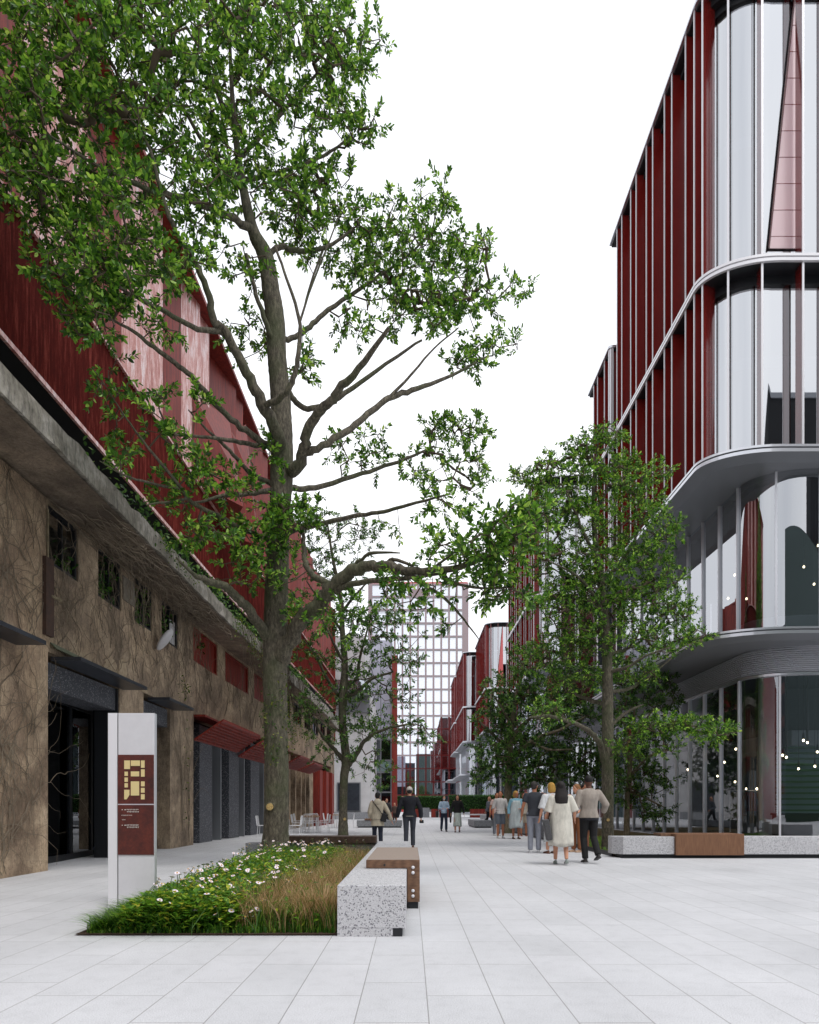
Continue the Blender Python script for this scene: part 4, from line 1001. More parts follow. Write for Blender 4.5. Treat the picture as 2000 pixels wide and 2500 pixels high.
def tree(label, d, trunk, branches, blobs, leaf=.17, per=13, twig=.42, bark='bark', lmat='leaf', seed=1, depth=1.0, name='tree', cut=None, flare=1.25, dsc=1.0, dens=1.0):
    """trunk/branches: [(px,py,width_px,dy)], blobs: (px,py,rx,ry,n,dy,ry_depth)"""
    rs = np.random.default_rng(seed); random.seed(seed)
    b0 = at(trunk[0][0], trunk[0][1], d); base = Vector((b0.x, d, 0))
    T = thing(name, label, 'tree', tuple(base))
    tr = MB(); br = MB(); tw = MB(); sk = []; skr = []
    def lim(px, py, D_):          # keep limbs and leaves outside the buildings
        q = at(px, py, D_); lx = -7.25 if q.z > 7.6 else (-5.35 if q.z > 6.4 else -6.3)
        if q.x < lx: D_ *= lx/q.x*rs.uniform(.93,.995)
        return D_
    def path(lst):
        dl = [lim(a[0],a[1],d+a[3]*dsc) for a in lst]
        return [at(a[0],a[1],D_) for a,D_ in zip(lst,dl)], [a[2]*.5*D_/F for a,D_ in zip(lst,dl)]
    P, R = path(trunk); P[0].z = -.05; R[0] *= flare
    P, R = catmull(P, R, 8)
    n = 18
    tr.tube(P, R, n, rnd=.035); sk += P[len(P)//4:]; skr += R[len(P)//4:]
    tr.build('trunk', M[bark], T)
    for b in branches:
        P, R = path(b); P, R = catmull(P, R, 5)
        P = [p+Vector(rs.normal(size=3))*r_*.18 for p, r_ in zip(P,R)]
        c = MB(); c.tube(P, R, 10, rnd=.05); c.build('limb', M[bark], T); sk += P[2:]; skr += R[2:]
    # twig targets
    pts = []
    for (px,py,rx,ry,nn,dy,dd) in blobs:
        for i in range(int(nn*dens)):
            while True:
                v = rs.uniform(-1,1,3)
                if np.dot(v,v) < 1: break
            D_ = lim(px+v[0]*rx, py+v[1]*ry, d+(dy+v[2]*dd)*dsc)
            q = at(px+v[0]*rx, py+v[1]*ry, D_); pts.append((q.x,q.y,q.z))
    pts = np.array(pts); N = len(pts)
    nodes_ = [tuple(p) for p in sk]; ns = np.array(nodes_)
    D0 = np.linalg.norm(pts[:,None,:]-ns[None,:,:],axis=2); near = D0.argmin(1); dist = D0.min(1)
    alive = np.ones(N,bool); allp = list(map(np.array,nodes_)); par = [-1]*len(allp); cnt = [0]*len(allp); order = []
    plen = [0]*len(allp); pl = np.array([0.0]*N)
    while alive.any():
        i = int(np.where(alive, dist, 1e9).argmin()); alive[i] = False
        pi = int(near[i]); L0 = allp[pi]; tgt = pts[i]; seg = tgt-L0; ln_ = np.linalg.norm(seg)
        m_ = max(1, int(ln_/.6)); prev = pi
        for k in range(1, m_+1):
            t = k/m_; q = L0+seg*t+(rs.normal(size=3)*.05*ln_*(t<1)); q[2] += -.06*ln_*math.sin(math.pi*t)*(1 if t<1 else 0)
            allp.append(q); par.append(prev); cnt.append(0); prev = len(allp)-1
            dd_ = np.linalg.norm(pts-q,axis=1)*1.04; u = alive & (dd_ < dist); dist[u] = dd_[u]; near[u] = prev
        order.append((i, prev))
    for j in range(len(allp)-1, len(nodes_)-1, -1):
        cnt[j] += 1
        if par[j] >= 0: cnt[par[j]] += cnt[j]
    for j in range(len(nodes_), len(allp)):
        p = par[j]; r1 = .0045*math.sqrt(cnt[j])+.003; r0 = r1*1.1 if p < len(nodes_) else min(.0045*math.sqrt(cnt[p])+.003, r1*1.5)
        r0 *= leaf/.17*1.0 if leaf > .1 else .8
        tw.tube([Vector(allp[p]),Vector(allp[j])],[r0,r1],5,caps=False)
    LP, LD, LS = [], [], []
    for i, j in order:
        q = allp[j]; p = allp[par[j]]; g_ = (q-p)/max(1e-6,np.linalg.norm(q-p))
        for s_ in range(2 if rs.random() < .55 else 1):
            dr = g_*.6+rs.normal(size=3)*.55; dr[2] += .15; dr /= np.linalg.norm(dr)
            tl = twig*rs.uniform(.6,1.1); e = q+dr*tl
            tw.tube([Vector(q),Vector(q+dr*tl*.5+rs.normal(size=3)*.02),Vector(e)],[.005,.004,.002],4,caps=False)
            side = np.cross(dr,rs.normal(size=3)); side /= np.linalg.norm(side)
            s2 = np.cross(dr, side)
            m_ = max(4, int(per*rs.uniform(.6,1.25)*(tl/twig)))
            for k in range(m_):
                t = (k+.5)/m_; a = k*2.4+rs.uniform(-.4,.4)
                o = side*math.cos(a)+s2*math.sin(a)
                LP.append(q+dr*tl*(.12+.88*t)); v = dr*(.55+.6*t*t)+o*.8; v[2] -= .05; LD.append(v); LS.append(leaf*rs.uniform(.6,1.15))
    tw.build('twigs', M['twig'], T)
    leaves_mesh('crown', M[lmat], np.array(LP), np.array(LD), np.array(LS), T, rs)
    if cut:
        px,py,r_,dd = cut; p = at(px,py,d-dd); ct = MB()
        ct.tube([p+Vector((0,.12,0)),p+Vector((0,0,0))],[r_*1.35,r_],16); o = ct.build('pruning_scar', M[bark], T)
        ct = MB(); ct.tube([p+Vector((0,-.001,0)),p+Vector((0,-.012,0))],[r_*.82,r_*.78],16,rnd=.04)
        ct.build('cut_face', M['cut'], T)
    return T
def m_cut():
    m = mat('cut_wood', L(190,160,104), .8); N, K = nodes(m); v = coords(N, K)
    w_ = tex(N, K, 'ShaderNodeTexNoise', 40, v, Detail=4)
    K.new(ramp(N, K, w_.outputs[0], [(.3,L(140,108,62)),(.6,L(206,178,118))]), N['Principled BSDF'].inputs['Base Color']); return m
M['cut'] = m_cut()
B1 = [
 [(690,1150,30,0),(722,1143,30,-.3),(744,1095,27,-.6),(762,1030,24,-.9),(803,985,22,-1.2),(827,953,20,-1.4),(876,900,16,-1.7),(950,800,9,-2.2)],
 [(744,1100,20,-.5),(774,1095,17,-.6),(843,1054,16,-.2),(900,1010,15,.2),(949,973,14,.5),(1006,953,12,.9),(1087,924,8,1.4),(1190,870,4,2.0)],
 [(949,973,9,.5),(1000,920,6,.6),(1060,850,4,.6),(1120,800,3,.5)],
 [(690,930,16,.2),(718,977,14,.3),(762,997,13,.5),(827,970,12,.7),(920,905,9,1.0),(1030,830,5,1.4)],
 [(677,1140,30,0),(677,1062,30,-.5),(640,985,28,-.9),(600,908,24,-1.2),(553,814,20,-1.6),(521,782,18,-1.8),(506,704,16,-2),(465,620,13,-2.2),(433,574,11,-2.3),(402,495,10,-2.4),(365,365,8,-2.5),(313,282,5,-2.6)],
 [(642,988,16,-.9),(675,978,15,-1.1),(700,955,14,-1.3),(720,915,13,-1.4),(730,850,11,-1.5),(731,780,9,-1.5),(700,680,7,-1.6),(672,600,6,-1.6)],
 [(731,790,6,-1.5),(760,700,5,-1.6),(800,600,4,-1.7),(830,520,3,-1.8)],
 [(690,1200,16,.2),(714,1192,15,.4),(770,1192,13,.8),(884,1155,10,1.4),(973,1127,8,1.8),(1060,1090,4,2.3)],
 [(700,1300,16,-.2),(754,1285,13,-.5),(860,1261,11,-1.0),(937,1249,9,-1.3),(998,1233,8,-1.6),(1100,1205,4,-2)],
 [(680,1620,48,0),(722,1533,40,-.4),(774,1480,38,-.8),(807,1440,36,-1.1),(860,1395,30,-1.5),(908,1383,26,-1.8),(949,1383,24,-2.1),(985,1393,22,-2.4),(1046,1395,18,-2.8),(1127,1383,15,-3.3),(1188,1358,11,-3.7),(1249,1330,8,-4),(1310,1300,4,-4.4)],
 [(830,1432,18,-1.2),(790,1420,17,-1.1),(762,1403,15,-1.0),(746,1372,13,-.9),(742,1330,11,-.8),(740,1290,7,-.7)],
 [(820,1445,16,-1.2),(843,1431,15,-1.4),(908,1419,13,-1.9),(1000,1410,10,-2.5),(1090,1400,6,-3)],
 [(851,1390,9,-1.4),(880,1368,9,-1.5),(912,1350,8,-1.7),(977,1350,3,-2.0)],
 [(949,1372,10,-2.1),(962,1366,9,-2.2),(1010,1382,6,-2.4)],
 [(1005,1408,11,-2.5),(1054,1440,8,-2.7),(1095,1468,7,-2.9),(1136,1517,5,-3.1),(1170,1562,2,-3.2)],
 [(1085,1405,9,-3),(1107,1423,7,-3.1),(1168,1435,6,-3.4),(1241,1435,3,-3.8)],
 [(1046,1398,7,-2.8),(1120,1340,5,-3),(1200,1290,3,-3.2)],
 [(655,1560,28,-.1),(611,1491,24,-.8),(578,1457,22,-1.1),(548,1432,20,-1.4),(504,1417,17,-1.8),(470,1400,9,-2.1),(430,1360,5,-2.4)],
 [(670,1195,13,-.1),(609,1206,11,-.5),(548,1210,9,-.9),(490,1225,6,-1.3),(410,1230,3,-1.8)],
 [(670,1185,13,0),(609,1153,11,-.4),(560,1100,9,-.8),(507,1051,6,-1.2),(460,1000,3,-1.6)],
 [(670,1092,13,0),(610,1083,11,-.4),(568,1076,10,-.8),(487,1066,7,-1.4),(400,1060,4,-1.9)],
 [(675,1100,18,-.1),(641,1080,16,-.4),(588,1043,15,-.8),(528,991,14,-1.2),(479,930,13,-1.6),(426,885,12,-2.0),(365,840,10,-2.4),(325,808,8,-2.7),(250,770,4,-3.2)],
 [(680,1330,15,-.1),(640,1310,13,-.4),(592,1291,12,-.8),(519,1254,12,-1.4),(459,1218,10,-1.9),(438,1185,8,-2),(377,1112,7,-2.4),(304,1015,4,-2.8),(250,930,2,-3.1)],
 [(459,1218,8,-1.9),(414,1225,6,-2.2),(357,1232,3,-2.6)],
 [(438,1195,7,-2.0),(370,1180,6,-2.3),(308,1162,5,-2.7),(243,1125,2,-3)],
 [(660,615,13,.2),(690,600,12,.4),(720,612,12,.6),(798,602,9,1.0),(860,560,5,1.3)],
 [(790,604,6,1.0),(760,690,5,.8),(735,780,4,.6)],
 [(625,590,20,-.2),(610,558,18,-.4),(548,522,16,-.9),(470,490,15,-1.5),(407,475,13,-2.0),(339,454,11,-2.5),(230,400,7,-3.2),(120,330,4,-3.8)],
 [(560,820,14,-1.5),(527,808,14,-1.7),(470,798,12,-2.1),(391,756,11,-2.6),(313,715,8,-3.1),(220,650,5,-3.6)],
 [(695,830,13,.2),(720,822,12,.5),(756,798,12,.8),(803,756,11,1.2),(897,694,8,1.9),(1000,620,5,2.5),(1080,540,3,2.9)],
 [(675,850,14,-.2),(650,790,12,-.5),(620,700,10,-.8),(600,620,8,-1.0)],
 [(600,470,14,-.2),(560,420,12,-.5),(500,350,10,-1),(440,250,7,-1.5)],
 [(570,400,12,0),(640,330,10,.4),(720,240,8,.9),(800,150,5,1.3)],
 [(590,440,12,.1),(680,420,9,.7),(790,380,7,1.2),(860,330,4,1.5)],
 [(560,300,12,.1),(520,200,9,.2),(480,80,6,.3)],
]
BL1 = [(150,40,210,130,170,-3,1.6),(430,40,200,130,150,-1.5,1.8),(680,50,170,120,140,.4,1.8),(840,110,105,100,80,1,1.2),
 (90,240,150,120,105,-3.2,1.5),(300,240,200,120,140,-1.6,2),(560,240,170,130,130,.1,2),(780,250,110,80,60,1,1.4),(870,320,60,50,22,1.4,.9),
 (50,410,100,110,60,-3.4,1.3),(220,470,170,120,110,-2.8,1.6),(450,420,150,100,75,-1.2,1.8),(650,440,140,90,70,.3,1.8),(790,420,90,60,30,1,1),
 (180,630,110,110,85,-3.2,1.3),(330,650,130,100,80,-2.6,1.4),(230,770,90,60,40,-3.1,1),(440,620,90,80,26,-2,1.2),(390,800,60,40,10,-2.4,.8),(490,520,80,50,20,-1.5,1),
 (800,550,130,80,64,1.4,1.4),(960,550,120,80,62,2,1.4),(1060,480,60,50,18,2.2,.9),(1160,610,40,50,16,2.6,.7),(900,650,120,60,46,1.8,1.3),(1080,650,130,100,92,2.2,1.4),(1010,760,130,70,60,1.6,1.4),(1160,760,80,70,34,2.2,1),(1250,710,60,30,10,2.4,.6),(1150,870,80,45,28,1.9,.8),(1270,840,40,20,4,2.2,.4),
 (870,790,60,50,14,1,1),(740,620,60,60,10,.8,.8),(740,900,50,60,12,.4,.8),(720,520,60,50,14,.6,.9),(590,650,70,90,22,-.6,.9),(600,820,60,70,18,1,.8),
 (1070,1060,60,60,20,2.2,.8),(1150,1050,55,40,18,2.4,.8),(1050,1150,80,60,28,2,.9),(1160,1150,50,60,20,2.2,.8),(1080,1240,70,35,14,-1.9,.7),(920,1130,50,45,10,1.6,.6),(830,1110,50,50,11,1.2,.6),(940,1290,40,25,3,-1.3,.4),(900,1080,40,30,5,1.4,.4),
 (1090,1340,70,40,14,-3,.7),(1200,1340,90,75,60,-3.6,1),(1280,1280,80,55,36,-4,.9),(1110,1430,70,26,12,-3,.5),(980,1420,50,25,10,-2.3,.5),(1200,1430,60,40,14,-3.5,.6),(1000,1480,50,40,8,-2.6,.5),(1110,1520,60,50,2,-3,.4),(1260,1460,40,40,8,-3.6,.5),
 (260,930,60,60,12,-3,.7),(340,1010,80,70,18,-2.6,.8),(430,1050,50,50,10,-2.2,.6),(470,1150,90,45,24,-1.7,.8),(560,1190,60,40,20,-1,.7),(420,1230,60,35,10,-2,.6),(300,1120,50,40,8,-2.7,.5),
 (500,1300,80,40,24,-1.8,.7),(620,1310,80,50,32,-.9,.6),(700,1270,55,50,26,-.9,.4),(590,1400,70,40,14,-1.2,.6),(690,1220,60,30,16,-.9,.4),(740,1260,40,30,10,-.8,.4),(650,1100,30,30,6,-.6,.3),(480,970,40,40,5,-1.7,.4),
 (760,1490,70,40,14,-.4,.8),(840,1500,70,50,12,-1.0,.8),(700,1400,50,40,8,-.9,.4),(950,1450,30,30,5,-2.2,.4)]
TREE1 = tree('tallest tree, thick mossy trunk rising from the back of the flower bed', 12.3,
 [(672,2068,70,0),(674,2030,62,0),(676,1900,58,0),(673,1750,57,0),(672,1600,60,0),(674,1500,58,0),(678,1350,54,0),(684,1240,50,0),(688,1150,56,0),(688,1050,52,0),(684,960,48,0),(676,870,46,-.1),(672,780,46,-.2),(660,700,42,-.2),(648,626,38,-.2),(618,563,28,-.3),(598,480,22,-.2),(584,400,17,0),(574,313,14,0),(565,200,10,0),(560,60,6,0)],
 B1, BL1, leaf=.104, per=18, twig=.31, seed=3, cut=(659,1970,.08,.26), dsc=.7, dens=1.12)

T2 = tree('slender tree behind the flower bed wall, left of the couple', 27,
 [(838,2040,22,0),(838,1980,20,0),(840,1900,20,0),(846,1860,24,0),(842,1820,20,0),(836,1760,18,0),(838,1700,22,0),(842,1620,16,0),(836,1540,13,0),(832,1460,10,0),(812,1360,7,0),(800,1280,4,0)],
 [[(850,1870,14,0),(872,1840,12,-.4),(890,1810,10,-.8),(940,1780,7,-1.2),(1010,1768,4,-1.6)],
  [(840,1860,12,0),(818,1830,10,.4),(790,1800,7,.8),(760,1750,4,1.0)],
  [(842,1700,12,0),(870,1690,10,-.4),(905,1660,8,-.7),(960,1640,4,-1)],
  [(838,1680,12,0),(870,1660,9,.5),(880,1600,7,.8),(900,1530,4,1)],
  [(836,1710,10,0),(800,1660,8,.4),(770,1600,5,.8),(740,1560,3,1)],
  [(832,1500,9,0),(870,1450,6,-.4),(900,1420,3,-.6)],[(834,1540,8,0),(790,1480,6,.4),(750,1420,3,.7)],
  [(840,1620,9,0),(810,1560,6,-.6),(780,1500,3,-.9)]],
 [(760,1260,60,50,24,0,1),(830,1300,90,60,44,0,1.2),(900,1320,50,40,12,0,.8),(740,1370,70,60,30,.3,1.2),(820,1420,80,70,44,0,1.3),(760,1490,70,60,34,.4,1.2),(870,1530,70,60,50,0,1.3),(930,1530,60,60,42,-.4,1),(970,1600,60,50,28,-.6,.9),(850,1620,100,50,48,0,1.3),(760,1600,60,50,28,.5,1),(900,1690,80,45,36,-.4,1),(980,1690,50,40,16,-.8,.7),(800,1720,70,50,30,.4,1),(850,1790,80,45,34,0,1),(940,1780,70,35,34,-1,.8),(1020,1785,55,35,26,-1.5,.6),(760,1760,50,40,18,.8,.8),(890,1860,50,40,14,-.8,.7),(790,1850,40,25,8,.5,.6),(1040,1545,30,15,3,-.8,.3),(1020,1620,30,20,4,-.8,.3),(930,1890,40,40,8,-.9,.5)],
 leaf=.15, per=13, twig=.36, lmat='leaf_dk', seed=5, dens=1.25, cut=(842,2000,.07,.19))

T3 = tree('slim straight tree at the corner of the right hand planter beside the people', 17.3,
 [(1485,2078,34,0),(1484,2050,29,0),(1484,1900,28,0),(1484,1750,27,0),(1483,1640,25,0),(1481,1560,22,0),(1474,1480,19,0),(1466,1400,16,0),(1455,1330,13,0),(1448,1240,9,0),(1452,1150,6,0),(1462,1070,3,0)],
 [[(1476,1860,16,0),(1462,1810,14,-.4),(1430,1778,12,-.8),(1390,1762,10,-1.1),(1340,1748,8,-1.4),(1290,1752,4,-1.8)],
  [(1490,1850,12,0),(1515,1815,11,-.5),(1560,1790,10,-.9),(1610,1768,9,-1.3),(1660,1780,8,-1.6),(1740,1790,5,-2),(1800,1788,2,-2.3)],
  [(1480,1720,12,0),(1440,1710,10,.5),(1400,1690,7,.9),(1350,1640,4,1.3)],
  [(1484,1640,10,0),(1530,1630,8,-.4),(1580,1600,6,-.8),(1640,1580,3,-1.1)],
  [(1483,1600,10,0),(1530,1585,8,.3),(1570,1560,6,.6),(1620,1500,3,.9)],
  [(1476,1500,10,0),(1440,1440,8,-.4),(1400,1400,6,-.7),(1340,1370,3,-1)],
  [(1480,1540,9,0),(1440,1520,8,.5),(1400,1490,6,.8),(1350,1460,3,1)],
  [(1468,1420,10,0),(1500,1390,8,.4),(1540,1340,7,.7),(1570,1270,5,.9),(1620,1200,3,1)],
  [(1460,1360,10,0),(1430,1310,8,-.4),(1400,1240,6,-.6),(1370,1180,3,-.8)],
  [(1450,1260,8,0),(1480,1200,6,.3),(1490,1120,4,.4)],
  [(1484,1690,10,0),(1540,1680,8,.6),(1600,1640,5,1),(1660,1590,3,1.2)],
  [(1484,1780,9,0),(1530,1740,7,.4),(1570,1720,4,.7)]],
 [(1480,1070,45,36,26,0,.6),(1420,1100,50,36,24,0,.6),(1345,1135,45,32,20,-.4,.6),(1290,1165,45,28,18,-.6,.5),(1460,1160,90,50,58,0,1),(1350,1220,80,50,52,-.3,.9),(1540,1160,60,50,34,.3,.8),(1605,1150,35,26,12,.7,.5),(1570,1240,70,50,44,.4,.9),(1440,1270,100,60,66,0,1.1),(1320,1290,60,50,32,-.5,.8),(1570,1330,80,50,48,.4,.9),(1640,1290,35,26,10,.8,.5),(1370,1370,90,50,58,-.3,1),(1490,1370,90,50,58,0,1.1),(1620,1400,60,50,30,.5,.8),(1430,1450,110,50,72,0,1.1),(1560,1470,90,50,60,.3,1),(1660,1490,45,40,26,.7,.6),(1350,1470,60,50,36,-.5,.8),(1690,1560,45,30,20,.4,.6),(1600,1560,70,45,40,.2,.9),(1480,1550,90,50,44,0,1),(1390,1560,80,50,40,.2,1),(1560,1640,60,40,20,.2,.8),(1400,1650,80,50,34,.4,1),(1310,1600,60,50,22,0,.8),
  (1590,1778,60,22,24,-1.2,.5),(1680,1770,60,18,26,-1.7,.5),(1750,1790,45,16,18,-2.1,.4),(1530,1820,40,20,12,-.7,.5),(1630,1830,30,14,6,-1.4,.3),(1330,1740,60,30,16,-1.4,.6)],
 leaf=.095, per=17, twig=.30, bark='bark', lmat='leaf', seed=7, dens=1.75, cut=(1485,2002,.05,.16))
T4 = tree('dark bushy tree behind the standing people, spreading toward the hedge', 29,
 [(1240,2030,20,0),(1240,1960,18,0),(1242,1880,17,0),(1246,1820,15,0),(1254,1740,12,0),(1270,1660,8,0),(1290,1600,4,0)],
 [[(1242,1860,11,0),(1300,1810,9,-.6),(1370,1780,7,-1),(1430,1750,4,-1.4)],[(1244,1830,10,0),(1200,1790,8,.5),(1170,1760,4,.9)],
  [(1246,1800,10,0),(1310,1740,8,.5),(1370,1690,6,.9),(1420,1650,3,1.2)],[(1243,1880,9,0),(1310,1870,8,.4),(1380,1860,5,.8)],[(1250,1770,8,0),(1220,1720,6,-.4),(1200,1690,3,-.6)],
  [(1300,1810,7,-.6),(1340,1830,6,-1),(1400,1830,4,-1.4)]],
 [(1290,1620,60,40,36,0,1.2),(1240,1690,70,50,60,0,1.4),(1330,1700,90,50,84,0,1.5),(1400,1640,70,50,50,.6,1.3),(1200,1760,50,40,40,.4,1.2),(1290,1780,90,50,90,0,1.5),(1400,1740,80,50,66,0,1.4),(1210,1840,60,50,60,0,1.3),(1310,1850,90,50,90,0,1.5),(1420,1830,80,50,70,0,1.4),(1180,1890,35,30,22,.3,1),(1400,1900,80,36,50,0,1.2),(1280,1900,70,30,40,0,1.2),(1470,1880,60,50,30,0,1)],
 leaf=.17, per=13, twig=.40, bark='bark2', lmat='leaf_dk', seed=9, dens=1.5)
T5 = tree('low dark tree under the canopy against the shop glass', 24.5,
 [(1530,2035,13,0),(1532,1950,12,0),(1538,1880,10,0),(1545,1800,8,0),(1550,1720,4,0)],
 [[(1536,1900,8,0),(1580,1850,6,-.4),(1630,1830,3,-.6)],[(1540,1850,7,0),(1500,1800,5,.3),(1480,1740,3,.5)],[(1545,1800,6,0),(1590,1740,4,.2),(1620,1700,2,.3)],[(1533,1930,7,0),(1580,1950,5,-.4),(1620,1970,3,-.6)]],
 [(1545,1700,60,40,40,0,.9),(1600,1650,60,34,30,.2,.8),(1620,1710,50,36,26,0,.8),(1530,1640,50,36,26,0,.8),(1510,1770,50,50,32,0,.9),(1590,1790,50,40,26,0,.8),(1550,1860,60,45,40,0,.9),(1600,1910,50,35,26,-.2,.8),(1550,1950,50,35,26,0,.8),(1600,1985,50,26,22,-.3,.7),(1520,1900,40,40,18,0,.8)],
 leaf=.14, per=13, twig=.34, bark='bark2', lmat='leaf_dk', seed=12, dens=1.5)

# ------------------------------------------------------------ creepers on the old building
rs = np.random.default_rng(77); random.seed(77)
CV = thing('climbing_vine', 'bare brown creeper stems and leaves sprawling over the old wall and eave', 'creeper', (-6.5,12,0))
m = MB()
def walk(y, z, ang, n, st, r0, xoff, zlim=6.76, wob=.35):
    pts = []
    for k in range(n):
        pts.append((wx(y)+xoff(y,z)+random.uniform(.0,.02), y, z)); ang += random.gauss(0,wob); y += math.cos(ang)*st; z += math.sin(ang)*st
        if z > zlim: z = zlim; ang = -abs(ang)*.5
        if z < .02 or y < 6 or y > 46: break
    if len(pts) > 2: m.tube(pts, [r0*(1-.75*k/len(pts)) for k in range(len(pts))], 5, caps=False)
pier = lambda y, z: .075 if y < 11.9 else .015
for i in range(330):                     # near pier
    walk(random.uniform(7.5,11.6), random.uniform(0,6), random.choice((1.3,1.8,1.57,.9,2.2)), random.randint(8,26), .14, random.uniform(.003,.009), lambda y,z:.075, wob=.35)
for i in range(190):
    walk(random.uniform(12,19.9), random.uniform(4.1,5.6), random.uniform(.2,2.9), random.randint(6,20), .11, random.uniform(.003,.008), pier)
for i in range(70):
    walk(random.uniform(20,30), random.uniform(4.2,5.5), random.uniform(.5,2.6), random.randint(6,18), .14, random.uniform(.004,.011), pier, wob=.25)
for i in range(30):
    walk(random.choice((15.6,19,19.6)), random.uniform(.1,2), 1.57, random.randint(10,22), .14, .009, pier, wob=.15)
# stems matted under the eave
for i in range(240):
    y = random.uniform(12,19.5); x = wx(y)+random.uniform(0,1.0); z = 6.72; pts = []
    a = random.uniform(-.5,.5)
    for k in range(random.randint(6,14)):
        pts.append((x,y,z)); a += random.gauss(0,.3); y += math.cos(a)*.17; x += math.sin(a)*.09; z += random.uniform(-.07,.045)
        z = min(z,6.755); x = min(max(x, wx(y)+.03), fx(y)-.03)
    m.tube(pts, random.uniform(.004,.011), 4, caps=False)
for i in range(70):                      # hanging stems over the windows
    y = random.uniform(14,19.8); x = wx(y)+random.uniform(.02,.5); pts = []
    z = 6.74
    for k in range(random.randint(5,10)):
        pts.append((x,y,z)); z -= .13; y += random.gauss(.03,.05); x += random.gauss(-.01,.03); x = max(x, wx(y)+.02)
    m.tube(pts, random.uniform(.004,.008), 4, caps=False)
m.build('stems', mat('bare_creeper_stem', L(84,72,60), .9, noise=(2,L(156,142,122),.5)), CV)
def leafclump(spec, lm, size, name, par):
    P, D, S = [], [], []
    for (cx,cy,cz,ax,ay,az,n) in spec:
        for i in range(n):
            v = rs.normal(size=3)*.5; P.append((cx+v[0]*ax,cy+v[1]*ay,cz+v[2]*az)); e = rs.normal(size=3); e[2] -= .5; D.append(e); S.append(size*rs.uniform(.6,1.3))
    return leaves_mesh(name, lm, np.array(P), np.array(D), np.array(S), par, rs)
sp = []
for y in np.arange(11.5, 34, .42):       # leafy fringe along the top of the eave
    sp.append((fx(y)-.1, y, topz(y)+.12, .22,.35,.22, 26 if y > 12.5 else 8))
leafclump(sp, M['leaf_dk'], .12, 'eave_leaves', CV)
leafclump([(fx(y)+.03,y,7.0,.05,.35,.22,26) for y in (14.6,15,15.5,16,16.6)]+[(wx(y)+.1,y,4.6,.08,.25,.3,26) for y in (18.9,19.3)]+[(wx(19.6)+.08,19.2,z,.06,.12,.3,9) for z in (.8,1.6,2.6,3.4)], M['leaf_vine'], .07, 'wall_leaves', CV)
leafclump([(wx(y)-.10,y,z,.12,.4,.35,60) for y,z in ((12.7,5.85),(14.3,6.0),(14.7,6.4),(14.3,5.8),(16.2,6.1),(16.6,6.4),(16.2,5.8),(17.7,6.1),(18,6.4),(18,5.8),(20.9,6.4))], M['leaf_dk'], .13, 'window_leaves', CV)
# yellow-green creeper hanging from the eave beyond the big trunk
HV = thing('hanging_vine', 'yellow green creeper hanging from the eave around the big tree trunk', 'creeper', (-5.5,22,4))
leafclump([(fx(y)+.08,y,z,.14,.7,.5,110) for y,z in ((21,7.0),(22.5,6.8),(24,6.6),(25.5,6.4),(27,6.0),(28.5,5.6),(30,5.2),(31.5,4.9),(33,4.7),(24.5,5.6),(26.3,5.0),(27.5,4.6),(29.5,4.4))], M['leaf_vine'], .085, 'leaves', HV)
m = MB()
for i in range(120):
    y = random.uniform(21,34); z = topz(y); x = fx(y)+.05; pts = []
    for k in range(random.randint(8,20)):
        pts.append((x,y,z)); z -= .12; y += random.gauss(.04,.05); x += random.gauss(.005,.02)
    m.tube(pts, .006, 4, caps=False)
m.build('stems', M['twig'], HV)
TREE1_IVY = leafclump([(-2.54+math.cos(a)*.24, 12.3+math.sin(a)*.24, z, .10,.10,.22, 30) for a, z in ((-1.9,2.7),(-1.2,2.4),(-1.6,3.1),(-2.3,2.9),(-.9,3.2),(-1.4,2.1),(-2.4,2.4),(-.6,2.8),(-.5,3.4),(-.3,2.3))], M['leaf_vine'], .06, 'ivy_leaves', TREE1)
